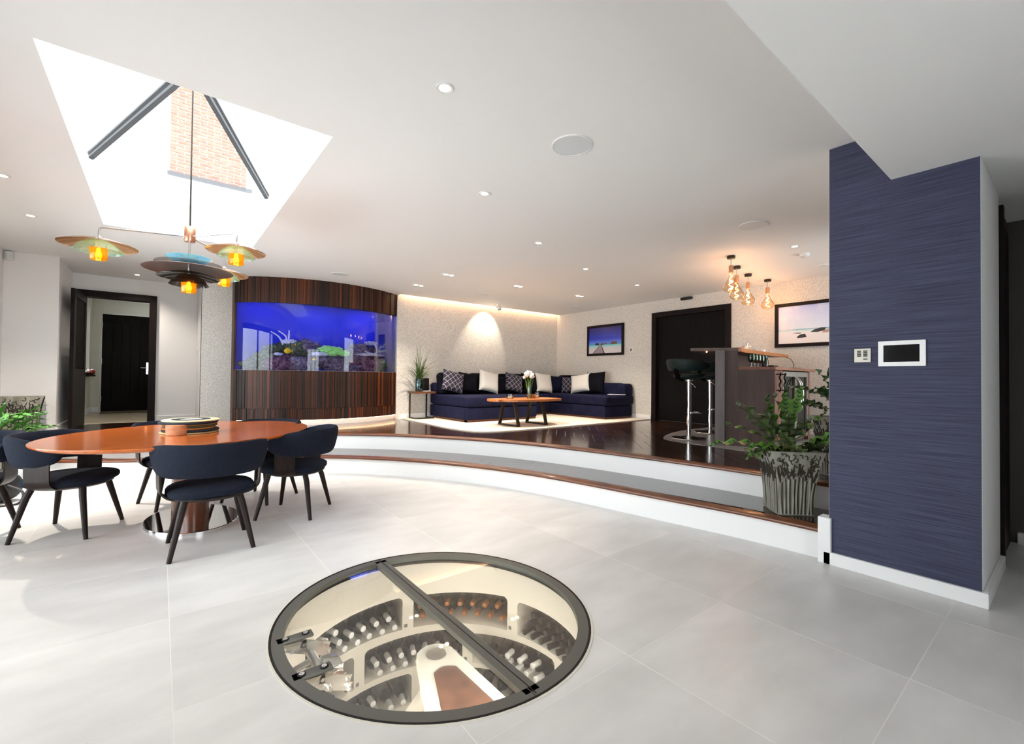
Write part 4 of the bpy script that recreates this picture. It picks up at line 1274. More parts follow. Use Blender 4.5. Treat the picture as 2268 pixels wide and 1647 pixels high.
solo('dish_tray', MB().lathe([(0, 0), (.07, 0), (.08, .012), (.076, .013), (.068, .005), (0, .005)], (3.80, 7.33, .90), 28), 'coral_pale', 'small pale dish at the front of the side table', 'dish', None, True, (3.8, 7.33, .9))

# pictures on the far right wall
def picture(name, label, y0, y1, z0, z1, bw, bgm, shapes, group=None):
    """y0 = left edge as seen (larger y), y1 = right edge"""
    x = XW - .002
    p = thing(name, label, 'picture', (x, (y0 + y1) / 2, z0), 0, group)
    L, R, B, T = max(y0, y1), min(y0, y1), z0, z1
    fm = MB().box(x - .035, x, R, L, B, B + bw).box(x - .035, x, R, L, T - bw, T).box(x - .035, x, R, R + bw, B + bw, T - bw).box(x - .035, x, L - bw, L, B + bw, T - bw)
    part('frame', fm, 'espresso_frame', p, world=True)
    iL, iR, iB, iT = L - bw, R + bw, B + bw, T - bw
    pr = part('print', MB().box(x - .022, x - .002, iR, iL, iB, iT), bgm, p, world=True)
    for k, (nm, poly, m) in enumerate(shapes):
        d = x - .0225 - .0003 * (k + 1)
        pts = [(lerp(iL, iR, s), lerp(iB, iT, t)) for s, t in poly]
        tri = tessellate_polygon([[Vector((a, b, 0)) for a, b in pts]])
        part(nm, MB().add([(d, a, b) for a, b in pts], [tuple(t) for t in tri]), m, pr, world=True)
    return p
mat('print_dark', (.012, .012, .016, 1), .5); mat('print_brown', (.16, .07, .05, 1), .5); mat('print_planks', (.34, .27, .30, 1), .5)
mat('print_sand', (.85, .82, .80, 1), .5); mat('print_rock', (.40, .24, .18, 1), .5, color2=(.66, .50, .42, 1), nscale=(8, 8, 40), ndetail=4); mat('print_leaf', (.06, .13, .03, 1), .5, color2=(.35, .5, .12, 1), nscale=(14, 14, 14))
mat('print_sea', (.30, .62, .70, 1), .5); mat('print_grey', (.30, .27, .25, 1), .5)
zc_ = (1.654, 2.298)
hS = 2.298 - 1.654
ramp_mat('print_lagoon', 'Z', .05, hS - .05, [(0, srgb(222, 214, 216)), (.22, srgb(206, 206, 214)), (.30, srgb(120, 215, 215)), (.345, srgb(60, 150, 205)), (.37, srgb(90, 135, 235)), (.55, srgb(16, 50, 200)), (1, srgb(4, 10, 100))], .3)
picture('lagoon_picture', 'black-framed photograph of a jetty and thatched huts under a deep blue sky', 6.645, 5.672, 1.654, 2.298, .048, 'print_lagoon',
        [('jetty', [(.14, 0), (.50, 0), (.40, .31), (.34, .31)], 'print_planks'), ('jetty_rail', [(.12, 0), (.145, 0), (.345, .31), (.335, .31)], 'print_dark'), ('jetty_rail', [(.47, 0), (.50, 0), (.405, .31), (.395, .31)], 'print_dark'),
         ('hut', [(.20, .32), (.21, .38), (.25, .405), (.30, .40), (.33, .36), (.33, .32)], 'print_dark'), ('hut', [(.37, .30), (.37, .37), (.42, .40), (.46, .37), (.56, .39), (.58, .36), (.52, .34), (.44, .32)], 'print_brown'),
         ('hut', [(.67, .32), (.68, .38), (.74, .43), (.82, .43), (.88, .39), (.87, .34), (.78, .32)], 'print_brown')])
ramp_mat('print_beach', 'Z', .05, .60, [(0, srgb(238, 232, 230)), (.27, srgb(236, 232, 232)), (.33, srgb(190, 230, 232)), (.375, srgb(70, 160, 190)), (.385, srgb(215, 228, 246)), (.7, srgb(200, 214, 246)), (1, srgb(168, 186, 240))], .35, cloud=(3.5, (.86, .84, .90, 1), .7))
picture('beach_picture', 'large black-framed photograph of a pale beach with rocks and palms beside the bar', 2.861, 1.74, 1.658, 2.308, .05, 'print_beach',
        [('rock', [(.24, .14), (.25, .19), (.29, .235), (.345, .245), (.365, .155), (.30, .14)], 'print_dark'), ('rock', [(.18, .275), (.24, .28), (.31, .275), (.28, .255)], 'print_dark'),
         ('rock', [(.41, .28), (.46, .34), (.54, .38), (.60, .37), (.58, .30), (.50, .27)], 'print_dark'),
         ('cliff', [(.54, .25), (.60, .32), (.68, .38), (.78, .47), (.86, .44), (.93, .52), (1, .56), (1, .30), (.85, .28), (.70, .24)], 'print_rock'),
         ('boulder', [(.62, .09), (.66, .145), (.74, .16), (.84, .17), (1, .19), (1, .12), (.86, .10), (.72, .075)], 'print_grey'),
         ('palms', [(.82, .62), (.86, .70), (.84, .80), (.90, .86), (.86, .97), (1, 1), (1, .58), (.92, .56)], 'print_leaf')])

# ================================================================== BAR
mat('bar_panel', (.052, .032, .030, 1), .45, color2=(.080, .052, .047, 1), nscale=(20, 20, 2), ndetail=4)
mat('bar_slab', (.10, .068, .055, 1), .4, color2=(.15, .105, .09, 1), nscale=(6, 30, 30), ndetail=5)
mat('bar_edge', (.34, .11, .03, 1), .35, color2=(.48, .17, .05, 1), nscale=(8, 8, 8), ndetail=5)
mat('worktop_brown', (.15, .060, .035, 1), .4, color2=(.22, .095, .058, 1), nscale=(4, 30, 30))
mat('door_brown', (.12, .048, .030, 1), .4, color2=(.17, .072, .045, 1), nscale=(30, 30, 3))
br = thing('bar_counter', 'curved dark wooden home bar with a raised orange-edged top', 'bar', (5.9, 2.6, ZP))
u_ = Vector((.5, -.866)); A0 = Vector((5.09, 2.64))
cust = smooth_curve([Vector(p) for p in ((5.09, 2.64), (5.5, 2.80), (6.0, 2.93), (6.5, 3.0), (7.05, 3.02))], 6)
inner = smooth_curve([Vector(p) for p in ((5.21, 2.432), (5.45, 2.50), (5.76, 2.535), (6.3, 2.59), (7.10, 2.635))], 6)
serv0, serv1 = Vector((5.392, 2.116)), Vector((6.70, 2.165))
P2 = lambda l: [(p[0], p[1]) for p in l]
# end panel: tall on the customers' side, low on the barman's side
e1 = A0 + u_ * .235; e2 = A0 + u_ * .605
w_ = Vector((.866, .5))
part('end_panel', MB().prism(P2([A0, e1, e1 + w_ * .04, A0 + w_ * .04]), ZP, 1.50).prism(P2([e1, e2, e2 + w_ * .04, e1 + w_ * .04]), ZP, 1.279), 'bar_panel', br, world=True)
part('front_panel', MB().prism(P2(cust) + P2([p + Vector((.02, -.10)) for p in cust[::-1]]), ZP, 1.50), 'bar_panel', br, world=True)
outer_ = [A0 - u_ * .27] + [p + Vector((-.03, .22)) for p in cust[3:]]
part('bar_top', MB().prism(P2(outer_) + P2(inner[::-1]), 1.50, 1.533), 'bar_slab', br, world=True)
ed = MB(); vs = []; fs = []
for i, p in enumerate(inner):
    t = (inner[min(i + 1, len(inner) - 1)] - inner[max(i - 1, 0)]).normalized(); nn = Vector((t.y, -t.x))
    zt = 1.536; zb = lerp(1.488, 1.496, i / len(inner))
    vs += [(*(p + nn * .03), zb), (*(p + nn * .034), (zt + zb) / 2), (*(p + nn * .028), zt), (*p, zt), (*p, zb)]
for i in range(len(inner) - 1):
    for j in range(5): fs.append((i * 5 + j, i * 5 + (j + 1) % 5, (i + 1) * 5 + (j + 1) % 5, (i + 1) * 5 + j))
fs += [(0, 1, 2, 3, 4), tuple((len(inner) - 1) * 5 + j for j in (4, 3, 2, 1, 0))]
part('top_edging', ed.add(vs, fs), 'bar_edge', br, True, True)
part('worktop', MB().prism(P2([e1 + Vector((.01, 0)), e2 - Vector((.012, .012)), serv1 + Vector((.03, -.02)), (6.73, 2.75)] + [p + Vector((.02, -.105)) for p in cust[18:2:-1]]), 1.28, 1.312), 'worktop_brown', br, world=True)
part('side_panel', MB().box(6.60, 6.66, 2.19, 2.75, ZP, 1.28), 'door_brown', br, world=True)
sdir = (serv1 - serv0).normalized(); sn_ = Vector((sdir.y, -sdir.x))
def on_serv(s, off): return serv0 + sdir * s + sn_ * off
for (s0, s1) in ((.02, .155), (.162, .30)):
    a, b = on_serv(s0, -.04), on_serv(s1, -.04)
    dr = part('cabinet_door', MB().prism(P2([on_serv(s0, -.02), on_serv(s1, -.02), on_serv(s1, -.045), on_serv(s0, -.045)]), ZP + .08, 1.275), 'door_brown', br, world=True)
    hx = on_serv((s0 + s1) / 2 + .02, .02)
    hd = MB().tube([(hx.x + .006 * math.sin(k * .9), hx.y + .006 * math.cos(k * .9), 1.03 + .012 * k) for k in range(19)], .010, 8)
    for zz in (1.05, 1.23): hd.cyl((*on_serv((s0 + s1) / 2 + .02, -.02), zz), (hx.x, hx.y, zz), .006, n=8)
    part('handle', hd, 'black_metal', dr, True, True, label='dark twisted iron handle')
part('carcass', MB().prism(P2([on_serv(.0, -.047), on_serv(.305, -.047), on_serv(.305, -.5), on_serv(.0, -.5) + Vector((.3, 0))]), ZP, 1.27), 'bar_panel', br, world=True)
glow('led_bar', (1, .30, .16, 1), 2.2)
part('under_light', MB().obox((*(A0 - u_ * .09 + w_ * .10), 1.493), (.10, .012, .008), (w_.x, w_.y, 0), (u_.x, u_.y, 0)), 'led_bar', br, world=True, label='short glowing light strip under the bar overhang')

# wine fridge
fg = thing('bar_fridge', 'double-door glass wine fridge with curved steel handles under the bar worktop', 'fridge', (*on_serv(.72, -.28), ZP))
mat('fridge_frame', (.22, .20, .18, 1), .45, .3)
mat('fridge_inside', (.10, .075, .055, 1), .5)
part('cabinet', MB().prism(P2([on_serv(.315, -.06), on_serv(1.17, -.06), on_serv(1.17, -.5), on_serv(.315, -.5)]), ZP + .02, 1.268), 'fridge_inside', fg, world=True)
for s0, s1 in ((.315, .740), (.745, 1.17)):
    fm = MB()
    for (a, b, z0, z1) in ((s0, s1, 1.21, 1.268), (s0, s1, ZP + .06, ZP + .12), (s0, s0 + .035, ZP + .12, 1.21), (s1 - .035, s1, ZP + .12, 1.21)):
        fm.prism(P2([on_serv(a, -.02), on_serv(b, -.02), on_serv(b, -.055), on_serv(a, -.055)]), z0, z1)
    d_ = part('door', fm, 'fridge_frame', fg, world=True)
    part('pane', MB().prism(P2([on_serv(s0 + .036, -.035), on_serv(s1 - .036, -.035), on_serv(s1 - .036, -.04), on_serv(s0 + .036, -.04)]), ZP + .12, 1.21), 'smoke_glass', d_, world=True)
    sh = s1 - .04 if s0 < .5 else s0 + .02
    part('handle', MB().tube(smooth_curve([(*on_serv(sh, -.02), 1.20), (*on_serv(sh, .03), 1.14), (*on_serv(sh, .05), 1.0), (*on_serv(sh, .03), .82), (*on_serv(sh, -.02), .76)], 5), .009, 8), 'steel', d_, True, True, label='curved steel handle')

# things on the bar
glass('green_lit_glass', (.10, .42, .16, 1), 1.0, base=.05)  # tint stands in for the green light caught by the glasses
GX = [(e1 + w_ * .12 + sdir * s_) for s_ in (.0, .13, .26, .40, .53)]
for i, p in enumerate(GX):
    p = Vector((p.x, 2.33 + .02 * i))
    t = thing('bar_glass', ['green-lit wine glass nearest the tall end panel of the bar', 'second green-lit wine glass from the tall bar panel', 'middle one of the five green-lit wine glasses', 'fourth green-lit wine glass from the tall bar panel', 'green-lit wine glass farthest from the tall bar panel'][i], 'glass', (p.x, p.y, 1.312), 0, 'wine glasses under the bar top')
    part('bowl', MB().lathe([(.022, .055), (.034, .075), (.038, .11), (.033, .145), (.031, .145), (.036, .11), (.032, .078), (.020, .059)], n=24), 'green_lit_glass', t, True)
    part('stem', MB().lathe([(0, 0), (.030, 0), (.030, .003), (.005, .008), (.004, .05), (.020, .058), (0, .058)], n=20), 'tumbler_glass', t, True)
solo('bar_bottle', MB().lathe([(0, 0), (.034, 0), (.036, .005), (.036, .09), (.014, .125), (.013, .155), (0, .156)], (5.74, 2.36, 1.312), 24), 'smoke_glass', 'small dark bottle at the right of the row of glasses', 'bottle', None, True, (5.74, 2.36, 1.312))
cl = thing('cloche', 'polished steel dome with a knob standing on the raised bar top', 'cloche', (6.12, 2.74, 1.533))
part('dome', MB().lathe([(.105, 0), (.108, .005), (.10, .035), (.078, .065), (.045, .085), (.0, .092)], n=36), 'chrome', cl, True)
part('knob', MB().lathe([(.006, .09), (.006, .105), (.014, .112), (.014, .122), (0, .128)], n=16), 'chrome', cl, True)
ca = thing('candle', 'cream pillar candle on a dark saucer on the raised bar top', 'candle', (6.62, 2.76, 1.533))
part('saucer', MB().lathe([(0, 0), (.085, 0), (.09, .012), (.086, .014), (.08, .006), (0, .006)], n=28), 'black_metal', ca, True)
part('wax', MB().lathe([(0, .006), (.042, .006), (.042, .055), (.036, .058), (0, .052)], n=24), 'petal_white', ca, True)
solo('serving_tray', MB().rbox((6.80, 2.80, 1.541), (.26, .18, .016), .006), 'black_metal', 'flat black tray beside the candle on the bar top', 'tray', None, False, (6.8, 2.8, 1.533))
solo('card_reader', MB().rbox((5.93, 2.36, 1.33), (.14, .10, .035), .012), 'black_metal', 'small black device with a cable beside the bar bottle', 'device', None, True, (5.93, 2.36, 1.312))
solo('power_cable', MB().tube(smooth_curve([(6.93, 2.60, 1.50), (7.02, 2.54, 1.46), (7.0, 2.50, 1.36), (6.7, 2.46, 1.325), (6.02, 2.38, 1.322)], 6), .004, 6), 'black_matt', 'thin black cable looping down from the end of the bar top', 'cable', None, True, (6.93, 2.6, 1.5))
solo('notebook', MB().rbox((6.28, 2.24, 1.318), (.16, .10, .012), .003), 'black_metal', 'dark notebook lying on the low worktop above the fridge', 'notebook', None, False, (6.28, 2.24, 1.312))
# pale floor inset round the bar
mat('inset_grey', (.22, .20, .19, 1), .3)
ins_ = smooth_curve([Vector(p) for p in ((4.90, 2.06), (4.93, 2.35), (4.955, 2.62), (4.95, 2.95), (5.03, 3.24), (5.22, 3.40), (5.6, 3.56), (6.0, 3.66), (6.6, 3.70), (7.30, 3.68))], 6)
solo('bar_mat', MB().prism(P2(ins_) + [(7.30, 2.2), (5.3, 1.9)], ZP, ZP + .004), 'inset_grey', 'grey floor inset curving round the foot of the bar', 'floor mat', None, False, (5.6, 2.8, ZP))


def stool(x, y, rz, label):
    s_ = thing('bar_stool', label, 'stool', (x, y, ZP + .004), rz, 'bar stools')
    part('base', MB().lathe([(0, 0), (.215, 0), (.22, .006), (.215, .012), (.10, .022), (.04, .035), (0, .035)], n=48), 'chrome', s_, True)
    part('pole', MB().cyl((0, 0, .03), (0, 0, .745), .026, n=20), 'chrome', s_, True)
    part('collar', MB().lathe([(.026, .735), (.045, .738), (.045, .755), (.0, .755)], n=20), 'chrome', s_, True)
    part('lever', MB().tube([(0, -.02, .74), (.10, -.05, .70), (.15, -.06, .66)], .005, 8), 'chrome', s_, True)
    part('foot_rest', MB().tube([(.026, .0, .33), (.10, .10, .33), (0, .17, .33), (-.10, .10, .33), (-.026, 0, .33)], .009, 8), 'chrome', s_, True)
    def seatf(u, v):
        a = 2 * PI * u; k = PI * v
        return (.20 * math.cos(a) * math.sin(k) ** .5, .19 * math.sin(a) * math.sin(k) ** .5, .795 - .035 * math.cos(k) + .03 * (math.cos(a) * math.sin(k)) ** 2)
    part('seat', MB().grid(seatf, 32, 12, True), 'stool_teal', s_, True)
    def backf(u, v):
        t = u * 2 - 1; th = -PI / 2 + t * math.radians(100); ph = 2 * PI * v
        hh = .075 * (1 - .55 * abs(t) ** 3); zc = .945 - .02 * abs(t)
        zz = zc + hh * math.sin(ph); rr = .235 + .018 * math.cos(ph) + .25 * (zz - .88)
        return (rr * math.cos(th) * 1.05, rr * math.sin(th), zz)
    part('backrest', MB().grid(backf, 36, 13), 'stool_teal', s_, True)
    part('back_support', MB().tube([(0, -.10, .775), (0, -.215, .80), (0, -.245, .90)], .016, 8, flat=3), 'black_metal', s_, True)
    return s_
mat('stool_teal', (.005, .016, .015, 1), .55, spec=.25)
stool(5.354, 3.121, math.radians(-100), 'dark teal bar stool nearest the camera, on a chrome pole')
stool(6.237, 3.309, math.radians(-96), 'dark teal bar stool farther along the bar, on a chrome pole')

# pendant bulbs
glass('bulb_amber', (1.0, .84, .68, 1), .5, ior=1.25, base=.03)
mat('lamp_wood', (.40, .17, .075, 1), .45, color2=(.55, .27, .13, 1), nscale=(20, 20, 4))
glow('filament_hot', (1.0, .50, .20, 1), 3.0)
pl_lab = ['pendant filament bulb nearest the camera over the bar', 'second pendant filament bulb from the camera, overlapping the first', 'third pendant filament bulb from the camera', 'pendant filament bulb farthest from the camera, near the beach picture']
pend0 = None
for i, (x, y) in enumerate(((5.327, 2.575), (5.865, 2.761), (6.405, 2.859), (6.968, 2.833))):
    if pend0 is None:
        p = thing('pendant_bulb', pl_lab[0], 'pendant lamp', (x, y, ZC), 0, 'pendant bulbs over the bar')
        part('ceiling_rose', MB().lathe([(0, 0), (.044, 0), (.046, -.004), (.046, -.030), (.042, -.034), (0, -.034)], n=32), 'dark_bronze', p, True)
        part('cord', MB().cyl((0, 0, -.03), (0, 0, -.122), .0055, n=10), 'steel', p, True)
        part('socket', MB().lathe([(0, -.118), (.025, -.118), (.026, -.122), (.026, -.200), (.022, -.205), (0, -.205)], n=24), 'lamp_wood', p, True)
        part('glass_bulb', MB().lathe([(.016, -.203), (.020, -.225), (.032, -.265), (.058, -.310), (.084, -.350), (.090, -.378), (.080, -.405), (.055, -.425), (.028, -.434), (0, -.436)], n=36), 'bulb_amber', p, True)
        part('filament', MB().tube([(.012 * math.sin(k * 1.1) * (1 + k * .08), .012 * math.cos(k * 1.1) * (1 + k * .08), -.215 - k * .0115) for k in range(18)], .0042, 7), 'filament_hot', p, True)
        lamp('POINT', 'pendant_light', (0, 0, -.34), .5, (1, .60, .32), size=.03, parent=p)
        pend0 = p
    else:
        p = copy_tree(pend0); p.location = (x, y, ZC); p.rotation_euler = (0, 0, i * .9); p['label'] = pl_lab[i]

# black double door in the far right wall
dr = struct('door_right', MB().box(XW - .03, XW + .12, 4.93, 5.02, ZP, 2.415).box(XW - .03, XW + .12, 3.53, 3.62, ZP, 2.415).box(XW - .03, XW + .12, 3.62, 4.93, 2.325, 2.415), 'espresso_frame')
for a, b in ((3.62, 4.274), (4.276, 4.93)):
    lf = link('door_leaf', MB().box(XW + .05, XW + .09, a, b, ZP + .005, 2.325).mesh('door_leaf'), 'espresso_wood', dr)
    hy = b - .07 if a < 4 else a + .07
    link('handle', MB().cyl((XW + .04, hy, 1.38), (XW - .005, hy, 1.38), .009, n=10).cyl((XW + .0, hy, 1.38), (XW + .0, hy - .10 if a < 4 else hy + .10, 1.38), .009, n=10).mesh('handle', True, True), 'chrome', lf)
solo('door_sensor', MB().rbox((XW - .03, 4.31, 2.60), (.06, .22, .05), .02), 'black_matt', 'black motion sensor bar on the ceiling above the dark double door', 'sensor', None, True, (XW - .03, 4.31, 2.6))
sw = thing('wall_switch', 'small white switch plate with two dark rockers beside the lagoon picture', 'switch', (XW - .006, 5.49, 1.735))
part('plate', MB().box(XW - .012, XW, 5.455, 5.535, 1.70, 1.785), 'riser_white', sw, world=True)
for y in (5.475, 5.503): part('rocker', MB().box(XW - .016, XW - .010, y, y + .014, 1.715, 1.77), 'black_matt', sw, world=True)

# ================================================================== GLASS-LIDDED WINE CELLAR IN THE FLOOR
mat('cellar_cream', (.74, .70, .63, 1), .6)
mat('bottle_dark', (.003, .0035, .005, 1), .12, spec=.35)
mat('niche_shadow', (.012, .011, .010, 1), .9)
mat('bottle_green', (.035, .030, .006, 1), .15, spec=.6)
mat('capsule_white', (.78, .78, .77, 1), .5, bump=.3, bscale=(300, 300, 300))
mat('capsule_copper', (.72, .30, .10, 1), .3, .8)
mat('capsule_black', (.008, .008, .009, 1), .3)
mat('label_paper', (.16, .155, .14, 1), .7)
mat('tread_wood', (.10, .040, .022, 1), .45, color2=(.18, .075, .042, 1), nscale=(12, 12, 4), ndetail=5)
glow('cellar_led', (1.0, .80, .55, 1), 2.5)
KW = .97
wc = thing('wine_cellar', 'round glass-lidded wine cellar sunk into the tiled floor', 'wine cellar', (WC.x, WC.y, 0))


def annulus(k0, k1, z0, z1, p0=0.0, p1=2 * PI, n=96, off0=0.0, off1=0.0):
    full = abs(p1 - p0 - 2 * PI) < 1e-6
    vs = []; fs = []
    m = n if full else n + 1
    for i in range(m):
        p = p0 + (p1 - p0) * i / n
        a = wp(p, k0, off0); b = wp(p, k1, off1)
        vs += [(*a, z0), (*b, z0), (*b, z1), (*a, z1)]
    for i in range(n):
        j = (i + 1) % m
        for q in range(4):
            fs.append((i * 4 + q, i * 4 + (q + 1) % 4, j * 4 + (q + 1) % 4, j * 4 + q))
    if not full: fs += [(0, 3, 2, 1), (n * 4, n * 4 + 1, n * 4 + 2, n * 4 + 3)]
    return MB().add(vs, fs)


mat('trim_ivory', (.70, .66, .58, 1), .4)
part('edge_trim', annulus(.993, 1.006, -.03, .003), 'trim_ivory', wc, True, True)
part('outer_frame', annulus(.982, .994, -.05, .004), 'black_metal', wc, True, True)
part('upstand', annulus(.955, .984, -.055, -.012), 'black_metal', wc, True, True)
SEAM = 1.10
def lid(side, label):
    p0, p1 = (PI / 2, 3 * PI / 2) if side < 0 else (-PI / 2, PI / 2)
    fm = annulus(.915, .980, -.022, .003, p0 + (.002 if side < 0 else .002), p1 - .002)
    y0, y1 = WC.y - .735, WC.y + .735
    xa, xb = (SEAM - .036, SEAM - .002) if side < 0 else (SEAM + .002, SEAM + .030)
    fm.box(xa, xb, wp(-PI / 2, .95)[1], wp(PI / 2, .95)[1], -.022, .003)
    f = part('lid_frame', fm, 'frame_grey', wc, False, True, label=label)
    pts = [wp(lerp(p0, p1, i / 48), .93) for i in range(49)]
    part('pane', MB().prism(pts, -.014, -.006), 'pane_lid', f, world=True)
    return f
f1 = lid(-1, 'hinged left half of the glass lid'); f2 = lid(1, 'right half of the glass lid')
part('centre_seal', MB().box(SEAM - .002, SEAM + .002, wp(-PI / 2, .97)[1], wp(PI / 2, .97)[1], -.02, .004), 'black_metal', wc, world=True)

# cylinder wall with its niches
DEP = -2.2
CELLS = {  # name: (phi lo, phi hi, z top at lo, z top at hi, z bottom at lo, z bottom at hi)
    'a': (77.6, 128, -.263, -.300, -.468, -.495), 'b': (21.6, 72.2, -.227, -.266, -.431, -.465), 'c': (-36, 15.6, -.205, -.231, -.40, -.437),
    'd': (101, 136, -.532, -.548, -.735, -.75), 'e': (46.8, 95.8, -.487, -.533, -.695, -.735), 'f': (-10, 41.4, -.455, -.50, -.655, -.692),
    'g': (72.6, 122, -.757, -.785, -.955, -.98), 'h': (15.8, 67.5, -.700, -.745, -.915, -.95), 'i': (46.8, 98, -.965, -1.0, -1.19, -1.22)}
def rounded(c, r=.03):
    p0, p1, t0, t1, b0, b1 = c
    R = KW * .745
    k = math.degrees(1 / R)
    pts = []
    for (px, pz, sx, sz, a0) in ((p1, t1, -1, -1, 0), (p0, t0, 1, -1, 90)):
        cx, cz_ = px + sx * r * k, pz + sz * r
        for q in range(6):
            a = math.radians(a0 + 90 * q / 5)
            pts.append((cx + r * k * math.cos(a), cz_ + r * math.sin(a)))
    # flat sill at the bottom, densified along the arcs
    n = 10
    bot = [(lerp(p0, p1, q / n), lerp(b0, b1, q / n)) for q in range(n + 1)]
    top = pts[5], pts[6]
    mid = [(lerp(pts[5][0], pts[6][0], q / n), lerp(pts[5][1], pts[6][1], q / n)) for q in range(1, n)]
    return pts[:6] + mid + pts[6:] + bot
holes = {k: rounded(v) for k, v in CELLS.items()}
VS = []; ES = []
for k, h in holes.items():
    n0 = len(VS); VS += [Vector((a / 100, z_)) for a, z_ in h]; ES += [(n0 + i, n0 + (i + 1) % len(h)) for i in range(len(h))]
gz = [-.05, -.15, -.2, -.35, -.48, -.6, -.75, -.85, -.96, -1.1, -1.25, -1.6, DEP]
ga = [-90 + 5 * i for i in range(73)]
for a in ga:
    for z_ in gz: VS.append(Vector((a / 100, z_)))
res = delaunay_2d_cdt(VS, ES, [], 0, 1e-6)
def inpoly(p, poly):
    c = False; j = len(poly) - 1
    for i in range(len(poly)):
        xi, yi = poly[i]; xj, yj = poly[j]
        if (yi > p[1]) != (yj > p[1]) and p[0] < (xj - xi) * (p[1] - yi) / (yj - yi) + xi: c = not c
        j = i
    return c
hh = [[(a / 100, z_) for a, z_ in h] for h in holes.values()]
fs = []
for f in res[2]:
    g_ = (res[0][f[0]] + res[0][f[1]] + res[0][f[2]]) / 3
    if not any(inpoly(g_, h) for h in hh): fs.append(tuple(f))
part('shaft_wall', MB().add([(*wp(math.radians(v.x * 100), KW), v.y) for v in res[0]], fs), 'cellar_cream', wc, True, True)
DP = .33
for k, h in holes.items():
    n = len(h)
    vs = [(*wp(math.radians(a), KW), z_) for a, z_ in h] + [(*wp(math.radians(a), KW, DP), z_) for a, z_ in h]
    part('niche_lining', MB().add(vs, [(i, (i + 1) % n, (i + 1) % n + n, i + n) for i in range(n)]), 'cellar_cream', wc, world=True)
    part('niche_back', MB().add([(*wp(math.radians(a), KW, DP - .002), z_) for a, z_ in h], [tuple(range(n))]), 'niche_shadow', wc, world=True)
# little number plates beside the niches
for k in 'abdeg':
    p0, p1, t0, t1, b0_, b1_ = CELLS[k]
    a = p0 - 1.7; zz = b0_ + .012
    mbx = MB()
    q = [(*wp(math.radians(a + da), KW, -.002), zz + dz) for da, dz in ((-.8, 0), (.8, 0), (.8, .022), (-.8, .022))]
    mbx.add(q, [(0, 1, 2, 3)])
    pt = part('number_plate', mbx, 'label_paper', wc, world=True)
part('shaft_floor', MB().prism(wring(KW, 48), DEP - .02, DEP), 'tread_wood', wc, world=True)

# newel and winding treads
part('newel', MB().cyl((1.092, 1.975, DEP), (1.092, 1.975, -.225), .075, n=28), 'cellar_cream', wc, True, True)
NWL = Vector((1.092, 1.972))
def tread(ang, zt, nm=True):
    d = Vector((math.cos(ang), math.sin(ang))); s_ = Vector((-d.y, d.x))
    r0 = .095; L = .60; hw0 = .095; hw1 = .20
    pts = []
    for k in range(13):
        a = PI / 2 + PI * k / 12
        pts.append(NWL + d * (math.cos(a) * r0) + s_ * (math.sin(a) * r0))
    pts += [NWL + d * L - s_ * hw1, NWL + d * L + s_ * hw1]
    t = part('tread', MB().prism(P2(pts), zt - .05, zt), 'cellar_cream', wc, world=True)
    inlay = [NWL + d * .13 - s_ * .055, NWL + d * .58 - s_ * .145, NWL + d * .58 + s_ * .145, NWL + d * .13 + s_ * .055]
    arc = [NWL + d * (.13 - .025 * math.sin(PI * k / 6)) + s_ * lerp(.055, -.055, k / 6) for k in range(1, 6)]
    part('wood_inlay', MB().prism(P2(inlay + arc), zt - .002, zt + .003), 'tread_wood', t, world=True)
    part('riser', MB().prism(P2([pts[0] - s_ * .0, pts[-1], pts[-1] - s_ * .015, pts[0] - s_ * .015]), zt - .22, zt - .05), 'cellar_cream', t, world=True)
    return t
a0 = math.atan2(1.533 - 1.955, 1.02 - 1.092)
for k in range(9):
    tread(a0 - k * math.radians(34), -.215 - .20 * k)
part('newel_cap', MB().lathe([(0, -.209), (.050, -.209), (.050, -.213), (.012, -.207), (0, -.204)], (NWL.x, NWL.y, 0), 36), 'steel', wc, True, True)

# hinge arms
def hinge(yc, label):
    h = part('hinge_plate', MB().rbox((.485, yc, -.003), (.150, .052, .012), .005, 2), 'frame_grey', wc, True, True, label=label)
    for x in (.447, .530):
        b = part('bolt', MB().lathe([(.016, .003), (.016, .006), (.010, .007), (.010, .0045), (.0, .0045)], (x, yc, 0), 20), 'black_metal', h, True, True)
        part('bolt_head', MB().lathe([(0, .0045), (.0105, .0045), (.0105, .0085), (.004, .0085), (.004, .006), (0, .006)], (x, yc, 0), 18), 'chrome', h, True, True)
    for (dy, p) in ((-.012, ((.44, -.03), (.52, -.035), (.62, -.075))), (.012, ((.47, -.05), (.55, -.085), (.63, -.12)))):
        lk = MB()
        for (x0, z0), (x1, z1) in zip(p[:-1], p[1:]):
            a, b = Vector((x0, yc + dy, z0)), Vector((x1, yc + dy, z1)); t = (b - a).normalized()
            lk.obox((a + b) / 2, ((b - a).length + .02, .008, .034), t, (0, 1, 0), t.cross(Vector((0, 1, 0))))
        part('link', lk, 'steel', h, world=True)
        for (x0, z0) in p: part('pin', MB().cyl((x0, yc - .022, z0), (x0, yc + .022, z0), .008, n=12), 'chrome', h, True, True)
    return h
h1 = hinge(2.148, 'far hinge arm of the glass lid'); h2 = hinge(1.858, 'near hinge arm of the glass lid')
part('cross_tube', MB().cyl((.55, 2.14, -.085), (.55, 1.86, -.085), .019, n=18), 'steel', wc, True, True)
part('cross_block', MB().rbox((.60, 2.0, -.09), (.07, .11, .05), .006, 2), 'chrome', wc, True, True)
for y in (2.10, 2.01):
    part('gas_strut', MB().cyl((.54, y, -.10), (.385, y + .03, -.16), .014, n=14), 'steel', wc, True, True)

